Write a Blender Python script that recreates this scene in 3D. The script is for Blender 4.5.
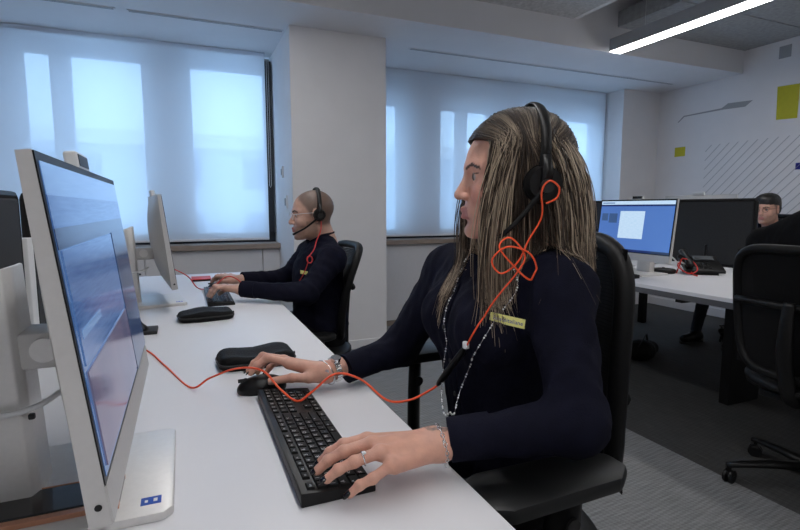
import bpy, bmesh, math, random
import numpy as np
from mathutils import Vector, Matrix, Euler

random.seed(7)
rng = np.random.default_rng(7)
for o in list(bpy.data.objects):
    bpy.data.objects.remove(o, do_unlink=True)
SC = bpy.context.scene
COL = SC.collection
PI = math.pi

# ------------------------------------------------------------------ camera
cam_d = bpy.data.cameras.new('camera')
cam_d.sensor_width = 36.0
cam_d.lens = 505.0 * 36.0 / 800.0
cam_d.clip_start = 0.02
cam = bpy.data.objects.new('camera', cam_d)
cam.location = (0, 0, 1.15)
cam.rotation_euler = (math.radians(90 - 6.44), 0, math.radians(-23.12))
COL.objects.link(cam)
SC.camera = cam

# ------------------------------------------------------------------ world (daylight outside)
wd = bpy.data.worlds.new('daylight')
SC.world = wd
wd.use_nodes = True
bg = wd.node_tree.nodes['Background']
bg.inputs['Color'].default_value = (0.50, 0.73, 1.0, 1)
bg.inputs['Strength'].default_value = 3.5

# ------------------------------------------------------------------ exposure
vs = SC.view_settings
vs.view_transform = 'Standard'
vs.look = 'None'
vs.gamma = 1.0
vs.use_curve_mapping = False
vs.exposure = 0.66
LAMP_W = 21.0       # watts of each ceiling luminaire
LAMP_COL = (1.0, 0.93, 0.88)

# ------------------------------------------------------------------ materials
MATS = {}
def mat(name, col, rough=0.5, metal=0.0, noise=0.0, nscale=30.0, bump=0.0, bscale=200.0, stretch=None, emit=None, estr=1.0, vcol=False, spec=0.5, sss=0.0, sheen=0.0, coat=0.0):
    if name in MATS:
        return MATS[name]
    m = bpy.data.materials.new(name)
    m.use_nodes = True
    nt = m.node_tree
    b = nt.nodes['Principled BSDF']
    b.inputs['Roughness'].default_value = rough
    b.inputs['Metallic'].default_value = metal
    b.inputs['Specular IOR Level'].default_value = spec
    b.inputs['Base Color'].default_value = (*col, 1)
    if sheen: b.inputs['Sheen Weight'].default_value = sheen
    if coat: b.inputs['Coat Weight'].default_value = coat
    if sss:
        b.inputs['Subsurface Weight'].default_value = sss
        b.inputs['Subsurface Radius'].default_value = (1.0, 0.35, 0.2)
        b.inputs['Subsurface Scale'].default_value = 0.008
    tc = nt.nodes.new('ShaderNodeTexCoord')
    mp = nt.nodes.new('ShaderNodeMapping')
    nt.links.new(tc.outputs['Object'], mp.inputs['Vector'])
    if stretch: mp.inputs['Scale'].default_value = stretch
    src = None
    if vcol:
        at = nt.nodes.new('ShaderNodeAttribute'); at.attribute_name = 'Col'
        src = at.outputs['Color']
    n = nt.nodes.new('ShaderNodeTexNoise')
    n.inputs['Scale'].default_value = nscale
    n.inputs['Detail'].default_value = 4
    nt.links.new(mp.outputs['Vector'], n.inputs['Vector'])
    mr = nt.nodes.new('ShaderNodeMapRange')
    mr.inputs['From Min'].default_value = 0.25; mr.inputs['From Max'].default_value = 0.75
    mr.inputs['To Min'].default_value = 1 - noise; mr.inputs['To Max'].default_value = 1 + noise
    nt.links.new(n.outputs['Fac'], mr.inputs['Value'])
    mx = nt.nodes.new('ShaderNodeVectorMath'); mx.operation = 'SCALE'
    if src is None: mx.inputs[0].default_value = col
    else: nt.links.new(src, mx.inputs[0])
    nt.links.new(mr.outputs['Result'], mx.inputs['Scale'])
    nt.links.new(mx.outputs['Vector'], b.inputs['Base Color'])
    if bump:
        n2 = nt.nodes.new('ShaderNodeTexNoise')
        n2.inputs['Scale'].default_value = bscale; n2.inputs['Detail'].default_value = 3
        nt.links.new(mp.outputs['Vector'], n2.inputs['Vector'])
        bp = nt.nodes.new('ShaderNodeBump')
        bp.inputs['Strength'].default_value = bump; bp.inputs['Distance'].default_value = 0.01
        nt.links.new(n2.outputs['Fac'], bp.inputs['Height'])
        nt.links.new(bp.outputs['Normal'], b.inputs['Normal'])
    if emit:
        b.inputs['Emission Color'].default_value = (*emit, 1)
        b.inputs['Emission Strength'].default_value = estr
    MATS[name] = m
    return m

M_WALL = mat('painted_wall', (0.74, 0.735, 0.75), 0.75, noise=0.02, nscale=6, bump=0.04, bscale=120)
M_CEIL = mat('plaster_soffit', (0.72, 0.72, 0.74), 0.8, noise=0.02, nscale=5, bump=0.03, bscale=90)
M_GREYCEIL = mat('acoustic_ceiling', (0.52, 0.525, 0.53), 0.9, noise=0.22, nscale=45, bump=0.1, bscale=160)
M_CONC = mat('raft_felt', (0.34, 0.35, 0.355), 0.9, noise=0.18, nscale=30, bump=0.08, bscale=140)
M_DESK = mat('white_laminate', (0.76, 0.76, 0.79), 0.42, noise=0.01, nscale=8)
M_EDGE = mat('desk_edge_band', (0.10, 0.10, 0.11), 0.5, noise=0.05)
M_SILL = mat('sill_wood', (0.30, 0.24, 0.20), 0.5, noise=0.15, nscale=14, stretch=(1, 8, 8))
M_PANEL = mat('lacquered_panel', (0.68, 0.68, 0.70), 0.5, noise=0.02)
M_BLACKFRAME = mat('black_aluminium', (0.008, 0.010, 0.016), 0.4, noise=0.1)
M_BLACK = mat('black_plastic', (0.006, 0.006, 0.0065), 0.38, noise=0.1, nscale=60, spec=0.3)
M_MATTEBLACK = mat('matte_black_plastic', (0.014, 0.014, 0.015), 0.6, noise=0.1, nscale=80, bump=0.05, bscale=600)
M_CHAIR = mat('chair_black', (0.0040, 0.0040, 0.0045), 0.5, noise=0.15, bump=0.04, bscale=500, spec=0.25)
M_ARMPAD = mat('armrest_rubber', (0.006, 0.0065, 0.007), 0.42, noise=0.1, bump=0.05, bscale=700)
M_SILVER = mat('silver_aluminium', (0.70, 0.69, 0.68), 0.4, metal=0.3, noise=0.03, nscale=120, bump=0.02, bscale=900)
M_SILVER2 = mat('silver_plastic', (0.56, 0.55, 0.54), 0.45, metal=0.25, noise=0.03, nscale=100)
M_WHITEPL = mat('white_plastic', (0.72, 0.73, 0.74), 0.4, noise=0.02)
M_ORANGE = mat('orange_cable', (0.90, 0.10, 0.028), 0.42, noise=0.04)
M_RED = mat('red_cable', (0.62, 0.03, 0.025), 0.45, noise=0.05)
M_NAVY = mat('navy_cotton', (0.0062, 0.0066, 0.0160), 0.85, noise=0.25, nscale=35, bump=0.25, bscale=420, sheen=0.0, spec=0.12)
M_BLACKCLOTH = mat('black_cloth', (0.005, 0.005, 0.006), 0.9, noise=0.2, bump=0.2, bscale=400, spec=0.12)
M_SKIN = mat('skin', (0.6, 0.35, 0.26), 0.48, noise=0.09, nscale=70, bump=0.10, bscale=420, vcol=True, sss=0.12)
M_HAIR = mat('hair_strands', (0.2, 0.13, 0.08), 0.42, noise=0.12, nscale=40, vcol=True, spec=0.5)
M_NAIL = mat('black_nail_varnish', (0.004, 0.004, 0.005), 0.12, coat=0.5)
M_EYE = mat('eyeball', (0.75, 0.73, 0.72), 0.2, vcol=True)
M_YELLOW = mat('yellow_vinyl', (0.52, 0.49, 0.02), 0.6, noise=0.04)
M_BADGE = mat('yellow_badge', (0.92, 0.88, 0.30), 0.45, noise=0.02)
M_GREYVINYL = mat('grey_vinyl', (0.33, 0.335, 0.35), 0.6, noise=0.03)
M_STRIPE = mat('pale_grey_vinyl', (0.46, 0.465, 0.49), 0.6, noise=0.03)
M_BLUEVINYL = mat('blue_vinyl', (0.02, 0.025, 0.25), 0.6, noise=0.03)
M_DIVIDER = mat('dark_felt_divider', (0.020, 0.021, 0.023), 0.75, noise=0.15, nscale=80, bump=0.12, bscale=500)
M_STEEL = mat('polished_steel', (0.72, 0.72, 0.73), 0.18, metal=1.0, noise=0.05)
M_COPPER = mat('copper_edge', (0.55, 0.27, 0.17), 0.3, metal=0.6, noise=0.05)
M_STICKER = mat('blue_sticker', (0.01, 0.07, 0.42), 0.35, noise=0.1)
M_LEGEND = mat('white_print', (0.75, 0.75, 0.76), 0.5, noise=0.02)
M_BLUEPRINT = mat('blue_print', (0.02, 0.03, 0.38), 0.5, noise=0.02)
M_LAMPBODY = mat('lamp_housing', (0.34, 0.345, 0.35), 0.5, metal=0.3, noise=0.03)
M_DIFF = mat('lamp_diffuser', (0.9, 0.9, 0.9), 0.5, emit=(1.0, 0.98, 0.97), estr=11.2)
M_KEY = mat('keycap', (0.006, 0.006, 0.0065), 0.42, noise=0.08, spec=0.25)
M_POUCH = mat('pouch_nylon', (0.0035, 0.0035, 0.004), 0.62, noise=0.2, nscale=60, bump=0.25, bscale=350, spec=0.2)
M_INK = mat('tattoo_ink', (0.10, 0.10, 0.11), 0.6, noise=0.2)

def floor_mat(name, c1, c2, sx, sy, bands):
    m = bpy.data.materials.new(name); m.use_nodes = True
    nt = m.node_tree; b = nt.nodes['Principled BSDF']
    b.inputs['Roughness'].default_value = 0.8
    tc = nt.nodes.new('ShaderNodeTexCoord')
    mp = nt.nodes.new('ShaderNodeMapping'); mp.inputs['Scale'].default_value = (sx, sy, 1)
    nt.links.new(tc.outputs['Object'], mp.inputs['Vector'])
    n = nt.nodes.new('ShaderNodeTexNoise'); n.inputs['Scale'].default_value = 1; n.inputs['Detail'].default_value = 5
    nt.links.new(mp.outputs['Vector'], n.inputs['Vector'])
    br = nt.nodes.new('ShaderNodeTexChecker'); br.inputs['Scale'].default_value = bands
    br.inputs['Color1'].default_value = (0.9, 0.9, 0.9, 1); br.inputs['Color2'].default_value = (1.1, 1.1, 1.1, 1)
    mp2 = nt.nodes.new('ShaderNodeMapping'); mp2.inputs['Rotation'].default_value = (0, 0, 0.6)
    nt.links.new(tc.outputs['Object'], mp2.inputs['Vector']); nt.links.new(mp2.outputs['Vector'], br.inputs['Vector'])
    cr = nt.nodes.new('ShaderNodeValToRGB')
    cr.color_ramp.elements[0].position = 0.3; cr.color_ramp.elements[0].color = (*c1, 1)
    cr.color_ramp.elements[1].position = 0.7; cr.color_ramp.elements[1].color = (*c2, 1)
    nt.links.new(n.outputs['Fac'], cr.inputs['Fac'])
    mx = nt.nodes.new('ShaderNodeVectorMath'); mx.operation = 'MULTIPLY'
    nt.links.new(cr.outputs['Color'], mx.inputs[0]); nt.links.new(br.outputs['Color'], mx.inputs[1])
    nt.links.new(mx.outputs['Vector'], b.inputs['Base Color'])
    bp = nt.nodes.new('ShaderNodeBump'); bp.inputs['Strength'].default_value = 0.2; bp.inputs['Distance'].default_value = 0.004
    nt.links.new(n.outputs['Fac'], bp.inputs['Height']); nt.links.new(bp.outputs['Normal'], b.inputs['Normal'])
    return m
M_FLOOR = floor_mat('woven_vinyl_floor', (0.16, 0.162, 0.165), (0.27, 0.272, 0.275), 9, 160, 70)
M_CARPET = floor_mat('dark_carpet', (0.036, 0.036, 0.036), (0.072, 0.071, 0.069), 160, 9, 60)

def blind_mat():
    m = bpy.data.materials.new('blind_screen_fabric'); m.use_nodes = True
    nt = m.node_tree; nt.nodes.clear()
    out = nt.nodes.new('ShaderNodeOutputMaterial')
    tr = nt.nodes.new('ShaderNodeBsdfTransparent'); tr.inputs['Color'].default_value = (0.92, 0.97, 1, 1)
    df = nt.nodes.new('ShaderNodeBsdfDiffuse')
    tl = nt.nodes.new('ShaderNodeBsdfTranslucent'); tl.inputs['Color'].default_value = (0.72, 0.76, 0.82, 1)
    tc = nt.nodes.new('ShaderNodeTexCoord'); mp = nt.nodes.new('ShaderNodeMapping'); mp.inputs['Scale'].default_value = (300, 1, 300)
    nz = nt.nodes.new('ShaderNodeTexNoise'); nz.inputs['Scale'].default_value = 1
    nt.links.new(tc.outputs['Object'], mp.inputs['Vector']); nt.links.new(mp.outputs['Vector'], nz.inputs['Vector'])
    cr = nt.nodes.new('ShaderNodeValToRGB')
    cr.color_ramp.elements[0].color = (0.70, 0.72, 0.77, 1); cr.color_ramp.elements[1].color = (0.80, 0.82, 0.87, 1)
    nt.links.new(nz.outputs['Fac'], cr.inputs['Fac']); nt.links.new(cr.outputs['Color'], df.inputs['Color'])
    m1 = nt.nodes.new('ShaderNodeMixShader'); m1.inputs['Fac'].default_value = 0.36
    nt.links.new(df.outputs[0], m1.inputs[1]); nt.links.new(tl.outputs[0], m1.inputs[2])
    m2 = nt.nodes.new('ShaderNodeMixShader'); m2.inputs['Fac'].default_value = 0.105
    nt.links.new(m1.outputs[0], m2.inputs[1]); nt.links.new(tr.outputs[0], m2.inputs[2])
    nt.links.new(m2.outputs[0], out.inputs['Surface'])
    return m
M_BLIND = blind_mat()

def glass_mat(name='window_glass', tint=(0.9, 0.96, 1.0)):
    m = bpy.data.materials.new(name); m.use_nodes = True
    nt = m.node_tree; nt.nodes.clear()
    out = nt.nodes.new('ShaderNodeOutputMaterial')
    tr = nt.nodes.new('ShaderNodeBsdfTransparent'); tr.inputs['Color'].default_value = (*tint, 1)
    gl = nt.nodes.new('ShaderNodeBsdfGlossy'); gl.inputs['Roughness'].default_value = 0.02
    mx = nt.nodes.new('ShaderNodeMixShader'); mx.inputs['Fac'].default_value = 0.07
    nt.links.new(tr.outputs[0], mx.inputs[1]); nt.links.new(gl.outputs[0], mx.inputs[2])
    nt.links.new(mx.outputs[0], out.inputs['Surface'])
    return m
M_GLASS = glass_mat()

def screen_mat(name, c1, c2, strength, scale, lines):
    m = bpy.data.materials.new(name); m.use_nodes = True
    nt = m.node_tree; b = nt.nodes['Principled BSDF']
    b.inputs['Base Color'].default_value = (0.01, 0.01, 0.012, 1); b.inputs['Roughness'].default_value = 0.12; b.inputs['Specular IOR Level'].default_value = 0.3
    tc = nt.nodes.new('ShaderNodeTexCoord'); mp = nt.nodes.new('ShaderNodeMapping'); mp.inputs['Scale'].default_value = scale
    nt.links.new(tc.outputs['Object'], mp.inputs['Vector'])
    nz = nt.nodes.new('ShaderNodeTexNoise'); nz.inputs['Scale'].default_value = 1; nz.inputs['Detail'].default_value = 2
    nt.links.new(mp.outputs['Vector'], nz.inputs['Vector'])
    cr = nt.nodes.new('ShaderNodeValToRGB')
    cr.color_ramp.elements[0].position = 0.5 - lines; cr.color_ramp.elements[0].color = (*c1, 1)
    cr.color_ramp.elements[1].position = 0.5 + lines; cr.color_ramp.elements[1].color = (*c2, 1)
    nt.links.new(nz.outputs['Fac'], cr.inputs['Fac']); nt.links.new(cr.outputs['Color'], b.inputs['Emission Color'])
    b.inputs['Emission Strength'].default_value = strength
    return m
M_SCR = screen_mat('screen_desktop', (0.035, 0.085, 0.22), (0.06, 0.13, 0.29), 0.60, (1, 3, 3), 0.3)
M_SCR_TEXT = screen_mat('screen_text_rows', (0.030, 0.080, 0.23), (0.085, 0.16, 0.34), 0.60, (1, 16, 330), 0.22)
M_SCR_BAR = screen_mat('screen_toolbar', (0.11, 0.21, 0.42), (0.16, 0.27, 0.48), 0.60, (1, 12, 300), 0.25)
M_SCR_DARK = screen_mat('screen_dark_area', (0.015, 0.030, 0.075), (0.035, 0.055, 0.12), 0.60, (1, 8, 200), 0.25)
M_SCR_PHOTO = screen_mat('screen_picture', (0.045, 0.055, 0.12), (0.15, 0.12, 0.18), 0.60, (1, 14, 9), 0.3)
M_SCR_BLUE = screen_mat('screen_bright_blue', (0.070, 0.17, 0.50), (0.085, 0.20, 0.55), 0.60, (1, 3, 3), 0.3)
M_SCR_WHITE = screen_mat('screen_document', (0.50, 0.70, 0.92), (0.60, 0.78, 0.98), 0.60, (1, 40, 260), 0.2)
M_SCR_NAVY = screen_mat('screen_navy_bar', (0.006, 0.018, 0.10), (0.012, 0.03, 0.15), 0.60, (1, 60, 10), 0.2)

# ------------------------------------------------------------------ object helpers
ORG = {}
def tag(o, label=None, cat=None, group=None, kind=None):
    if label: o['label'] = label
    if cat: o['category'] = cat
    if group: o['group'] = group
    if kind: o['kind'] = kind
    return o

def thing(name, loc, label, cat, group=None, rotz=0.0):
    o = bpy.data.objects.new(name, None)
    o.empty_display_size = 0.05
    o.location = loc; o.rotation_euler = (0, 0, rotz)
    COL.objects.link(o)
    ORG[o.name] = Vector(loc)
    return tag(o, label, cat, group)

def local_thing(name, label, cat, group=None):
    """prototype built about its own origin; placed afterwards"""
    o = bpy.data.objects.new(name, None); o.empty_display_size = 0.05
    COL.objects.link(o); ORG[o.name] = Vector((0, 0, 0))
    return tag(o, label, cat, group)

def link(name, me, m, parent=None, smooth=False):
    if m is not None and not me.materials: me.materials.append(m)
    if smooth:
        me.polygons.foreach_set('use_smooth', np.ones(len(me.polygons), dtype=bool))
    o = bpy.data.objects.new(name, me)
    COL.objects.link(o)
    if parent is not None:
        o.parent = parent
        ORG[o.name] = ORG[parent.name]
    else:
        ORG[o.name] = Vector((0, 0, 0))
    return o

def mk(name, bm, m, parent=None, smooth=False):
    """bmesh in world coords (or in the coords of a prototype) -> object"""
    if parent is not None:
        og = ORG[parent.name]
        bmesh.ops.translate(bm, verts=bm.verts, vec=-og)
    bmesh.ops.recalc_face_normals(bm, faces=bm.faces)
    me = bpy.data.meshes.new(name); bm.to_mesh(me); bm.free()
    if smooth == 'auto':
        o = link(name, me, m, parent, True)
        me.set_sharp_from_angle(angle=math.radians(38))
        return o
    return link(name, me, m, parent, smooth)

def arr(name, V, F, m, parent=None, smooth=True, col=None):
    V = np.asarray(V, dtype=np.float64)
    if parent is not None: V = V - np.array(ORG[parent.name])
    me = bpy.data.meshes.new(name)
    me.from_pydata(V.tolist(), [], F.tolist() if hasattr(F, 'tolist') else F)
    if col is not None:
        a = me.color_attributes.new('Col', 'FLOAT_COLOR', 'POINT')
        c4 = np.ones((len(V), 4), dtype=np.float32); c4[:, :3] = col
        a.data.foreach_set('color', c4.ravel())
    me.update()
    return link(name, me, m, parent, smooth)

def box(c, s, bevel=0.0, seg=2, rot=None, bm=None):
    b = bmesh.new()
    bmesh.ops.create_cube(b, size=1.0)
    bmesh.ops.scale(b, verts=b.verts, vec=s)
    if bevel > 0:
        bmesh.ops.bevel(b, geom=b.edges[:], offset=bevel, segments=seg, affect='EDGES', profile=0.5)
    if rot is not None: bmesh.ops.rotate(b, verts=b.verts, cent=(0, 0, 0), matrix=rot)
    bmesh.ops.translate(b, verts=b.verts, vec=c)
    return merge(bm, b)

def merge(bm, b):
    if bm is None: return b
    me = bpy.data.meshes.new('tmp'); b.to_mesh(me); b.free(); bm.from_mesh(me); bpy.data.meshes.remove(me)
    return bm

def span(x0, x1, y0, y1, z0, z1, bevel=0.0, bm=None, seg=2):
    return box(((x0 + x1) / 2, (y0 + y1) / 2, (z0 + z1) / 2), (abs(x1 - x0), abs(y1 - y0), abs(z1 - z0)), bevel, seg, bm=bm)

def prism(poly, z0, z1, bm=None, axis='z', bevel=0.0):
    """poly: list of 2-D points; extruded along axis (z: xy poly, x: yz poly, y: xz poly)"""
    b = bmesh.new()
    def P(p, h):
        return {'z': (p[0], p[1], h), 'x': (h, p[0], p[1]), 'y': (p[0], h, p[1])}[axis]
    lo = [b.verts.new(P(p, z0)) for p in poly]; hi = [b.verts.new(P(p, z1)) for p in poly]
    n = len(poly)
    b.faces.new(lo[::-1]); b.faces.new(hi)
    for i in range(n): b.faces.new((lo[i], lo[(i + 1) % n], hi[(i + 1) % n], hi[i]))
    if bevel: bmesh.ops.bevel(b, geom=b.edges[:], offset=bevel, segments=2, affect='EDGES', profile=0.5)
    return merge(bm, b)

def cyl(a, b_, r, r2=None, n=20, bm=None, cap=True):
    a = Vector(a); b_ = Vector(b_); d = b_ - a
    b = bmesh.new()
    bmesh.ops.create_cone(b, cap_ends=cap, segments=n, radius1=r, radius2=r if r2 is None else r2, depth=d.length)
    q = Vector((0, 0, 1)).rotation_difference(d.normalized())
    bmesh.ops.rotate(b, verts=b.verts, cent=(0, 0, 0), matrix=q.to_matrix())
    bmesh.ops.translate(b, verts=b.verts, vec=(a + b_) / 2)
    return merge(bm, b)

def lathe(profile, c=(0, 0, 0), n=32, bm=None, rot=None):
    b = bmesh.new(); rings = []
    for r, z in profile:
        rings.append([b.verts.new((r * math.cos(2 * PI * i / n), r * math.sin(2 * PI * i / n), z)) for i in range(n)])
    for k in range(len(rings) - 1):
        for i in range(n):
            b.faces.new((rings[k][i], rings[k][(i + 1) % n], rings[k + 1][(i + 1) % n], rings[k + 1][i]))
    b.faces.new(rings[0][::-1]); b.faces.new(rings[-1])
    if rot is not None: bmesh.ops.rotate(b, verts=b.verts, cent=(0, 0, 0), matrix=rot)
    bmesh.ops.translate(b, verts=b.verts, vec=c)
    return merge(bm, b)

def catmull(pts, n=8, closed=False):
    P = [np.array(p, float) for p in pts]
    out = []
    N = len(P)
    rngk = range(N if closed else N - 1)
    for i in rngk:
        if closed: p0, p1, p2, p3 = P[i - 1], P[i], P[(i + 1) % N], P[(i + 2) % N]
        else: p0, p1, p2, p3 = P[max(i - 1, 0)], P[i], P[i + 1], P[min(i + 2, N - 1)]
        for k in range(n):
            t = k / n
            out.append(0.5 * (2 * p1 + (p2 - p0) * t + (2 * p0 - 5 * p1 + 4 * p2 - p3) * t * t + (3 * p1 - p0 - 3 * p2 + p3) * t ** 3))
    if not closed: out.append(P[-1])
    return out

def tube(path, r, n=8, bm=None, closed=False, flat=1.0):
    """r: number or list; flat squashes the section along its second axis"""
    b = bmesh.new(); pts = [Vector(p) for p in path]; N = len(pts)
    rs = [r] * N if not hasattr(r, '__len__') else list(np.interp(np.linspace(0, 1, N), np.linspace(0, 1, len(r)), r))
    up = Vector((0.03, 0.02, 1)); rings = []; side = None
    for i, p in enumerate(pts):
        if closed: t = pts[(i + 1) % N] - pts[i - 1]
        else: t = pts[min(i + 1, N - 1)] - pts[max(i - 1, 0)]
        t.normalize()
        if side is None: side = t.cross(up).normalized() if t.cross(up).length > 1e-3 else Vector((1, 0, 0))
        else:
            side = side - t * side.dot(t)
            side.normalize()
        v = t.cross(side)
        rings.append([b.verts.new(p + side * (rs[i] * math.cos(2 * PI * k / n)) + v * (rs[i] * flat * math.sin(2 * PI * k / n))) for k in range(n)])
    for i in range(N if closed else N - 1):
        A = rings[i]; B = rings[(i + 1) % N]
        for k in range(n): b.faces.new((A[k], A[(k + 1) % n], B[(k + 1) % n], B[k]))
    if not closed:
        b.faces.new(rings[0][::-1]); b.faces.new(rings[-1])
    return merge(bm, b)

def copy_tree(o, parent=None):
    c = o.copy(); COL.objects.link(c)
    if parent is not None: c.parent = parent
    ORG[c.name] = Vector((0, 0, 0))
    for ch in list(o.children): copy_tree(ch, c)
    return c

GLYPH = {}
def glyph(txt, size):
    key = (txt, size)
    if key not in GLYPH:
        cu = bpy.data.curves.new('glyph', 'FONT'); cu.body = txt; cu.size = size
        cu.align_x = 'CENTER'; cu.align_y = 'CENTER'; cu.resolution_u = 2
        ob = bpy.data.objects.new('glyph', cu); COL.objects.link(ob)
        bpy.context.view_layer.update()
        me = bpy.data.meshes.new_from_object(ob.evaluated_get(bpy.context.evaluated_depsgraph_get()))
        bpy.data.objects.remove(ob, do_unlink=True)
        GLYPH[key] = me
    return GLYPH[key]

# ------------------------------------------------------------------ signed-distance modelling (bodies, cloth, soft things)
def cap(a, b, ra, rb=None, k=0.01, op='u'):
    return ('c', np.array(a, float), np.array(b, float), ra, ra if rb is None else rb, k, op)
def ell(c, r, R=None, k=0.01, op='u'):
    r = np.array(r if hasattr(r, '__len__') else (r, r, r), float)
    return ('e', np.array(c, float), r, None if R is None else np.array(R, float), k, op)
def sd(p, X, Y, Z):
    if p[0] == 'c':
        a, b, ra, rb = p[1:5]; d = b - a; L = max(d @ d, 1e-9)
        x = X - a[0]; y = Y - a[1]; z = Z - a[2]
        t = np.clip((x * d[0] + y * d[1] + z * d[2]) / L, 0, 1)
        return np.sqrt((x - t * d[0]) ** 2 + (y - t * d[1]) ** 2 + (z - t * d[2]) ** 2) - (ra + (rb - ra) * t)
    c, r, R = p[1:4]
    x = X - c[0]; y = Y - c[1]; z = Z - c[2]
    if R is not None:  # columns of R are the local axes
        x, y, z = (x * R[0, 0] + y * R[1, 0] + z * R[2, 0], x * R[0, 1] + y * R[1, 1] + z * R[2, 1], x * R[0, 2] + y * R[1, 2] + z * R[2, 2])
    k0 = np.sqrt((x / r[0]) ** 2 + (y / r[1]) ** 2 + (z / r[2]) ** 2)
    k1 = np.sqrt((x / r[0] ** 2) ** 2 + (y / r[1] ** 2) ** 2 + (z / r[2] ** 2) ** 2)
    return k0 * (k0 - 1) / np.maximum(k1, 1e-6)
def bounds(p):
    if p[0] == 'c':
        r = max(p[3], p[4]); return np.minimum(p[1], p[2]) - r, np.maximum(p[1], p[2]) + r
    r = p[2] if p[3] is None else np.full(3, p[2].max())
    return p[1] - r, p[1] + r
def comb(D, d, k, op):
    if op == 'u':
        h = np.maximum(k - np.abs(D - d), 0) / k
        return np.minimum(D, d) - h * h * k * 0.25
    d = -d
    h = np.maximum(k - np.abs(D - d), 0) / k
    return np.maximum(D, d) + h * h * k * 0.25
def sd_points(prims, P):
    D = np.full(len(P), 0.5)
    for p in prims: D = comb(D, sd(p, P[:, 0], P[:, 1], P[:, 2]), p[-2], p[-1])
    return D
def surf(prims, vox, disp=None, lo=None, hi=None):
    B = [bounds(p) for p in prims if p[-1] == 'u']
    l = np.min([b[0] for b in B], axis=0) - 3 * vox if lo is None else np.array(lo, float)
    h = np.max([b[1] for b in B], axis=0) + 3 * vox if hi is None else np.array(hi, float)
    n = np.maximum(np.ceil((h - l) / vox).astype(int) + 1, 4)
    ax = [l[i] + vox * np.arange(n[i]) for i in range(3)]
    D = np.full(n, 0.08, dtype=np.float32)
    for p in prims:
        b0, b1 = bounds(p); pad = 0.022 + p[-2]
        s = []
        for i in range(3):
            i0 = int(np.clip(np.floor((b0[i] - pad - l[i]) / vox), 0, n[i])); i1 = int(np.clip(np.ceil((b1[i] + pad - l[i]) / vox) + 1, 0, n[i]))
            s.append(slice(i0, i1))
        if any(q.stop <= q.start for q in s): continue
        X, Y, Z = np.meshgrid(ax[0][s[0]], ax[1][s[1]], ax[2][s[2]], indexing='ij', sparse=True)
        D[s[0], s[1], s[2]] = comb(D[s[0], s[1], s[2]], sd(p, X, Y, Z), p[-2], p[-1])
    if disp is not None:
        I = np.nonzero(np.abs(D) < 0.02)
        P = np.stack([ax[0][I[0]], ax[1][I[1]], ax[2][I[2]]], 1)
        D[I] += disp(P)
    D[[0, -1], :, :] = np.maximum(D[[0, -1], :, :], 0.001); D[:, [0, -1], :] = np.maximum(D[:, [0, -1], :], 0.001); D[:, :, [0, -1]] = np.maximum(D[:, :, [0, -1]], 0.001)
    S = D < 0
    c = S[:-1, :-1, :-1].astype(np.int8)
    cnt = np.zeros(np.array(D.shape) - 1, dtype=np.int8)
    offs = [(i, j, k) for i in (0, 1) for j in (0, 1) for k in (0, 1)]
    for i, j, k in offs:
        cnt += S[i:n[0] - 1 + i, j:n[1] - 1 + j, k:n[2] - 1 + k]
    act = np.argwhere((cnt > 0) & (cnt < 8))
    idx = np.full(cnt.shape, -1, dtype=np.int64); idx[act[:, 0], act[:, 1], act[:, 2]] = np.arange(len(act))
    pos = np.zeros((len(act), 3)); w = np.zeros(len(act))
    for o in offs:
        for a in range(3):
            if o[a]: continue
            o2 = list(o); o2[a] = 1
            d0 = D[act[:, 0] + o[0], act[:, 1] + o[1], act[:, 2] + o[2]]; d1 = D[act[:, 0] + o2[0], act[:, 1] + o2[1], act[:, 2] + o2[2]]
            m = (d0 < 0) != (d1 < 0)
            t = d0[m] / (d0[m] - d1[m])
            q = np.tile(np.array(o, float), (m.sum(), 1)); q[:, a] = t
            pos[m] += q; w[m] += 1
    V = l + vox * (act + pos / w[:, None])
    F = []
    for a in range(3):
        b, c_ = (a + 1) % 3, (a + 2) % 3
        sl0 = [slice(None)] * 3; sl1 = [slice(None)] * 3; sl0[a] = slice(0, -1); sl1[a] = slice(1, None)
        A = S[tuple(sl0)]; Bb = S[tuple(sl1)]
        E = np.argwhere(A != Bb)
        E = E[(E[:, b] > 0) & (E[:, c_] > 0) & (E[:, b] < n[b] - 1) & (E[:, c_] < n[c_] - 1)]
        if not len(E): continue
        ins = A[E[:, 0], E[:, 1], E[:, 2]]
        def at(db, dc):
            q = E.copy(); q[:, b] -= db; q[:, c_] -= dc
            return idx[q[:, 0], q[:, 1], q[:, 2]]
        quad = np.stack([at(1, 1), at(0, 1), at(0, 0), at(1, 0)], 1)
        quad[~ins] = quad[~ins][:, ::-1]
        F.append(quad)
    return V, np.concatenate(F)

def folds(seed, amp, freq):
    r = np.random.default_rng(seed)
    ds = [(r.normal(size=3) * freq * s, r.uniform(0, 6.28), amp * a) for s, a in ((1, 1), (1.4, .8), (2.1, .6), (3.0, .4), (4.3, .3), (5.5, .25))]
    def f(P):
        o = np.zeros(len(P))
        for d, ph, a in ds:
            w = 0.6 * np.sin(P @ (d[[1, 2, 0]] * 0.37) + ph)
            o += a * np.abs(np.sin(P @ d + ph + 2.2 * w)) - a * 0.6
        return o
    return f

# ================================================================== THE ROOM
XL, XR, YB, YW = -4.0, 5.18, -3.6, 4.90
SOF, CEIL = 2.48, 2.70
def struct(name, bm, m, parent=None, label=None, smooth=False):
    o = mk(name, bm, m, parent, smooth)
    if parent is None: tag(o, label, None, None, 'structure')
    return o

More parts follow.
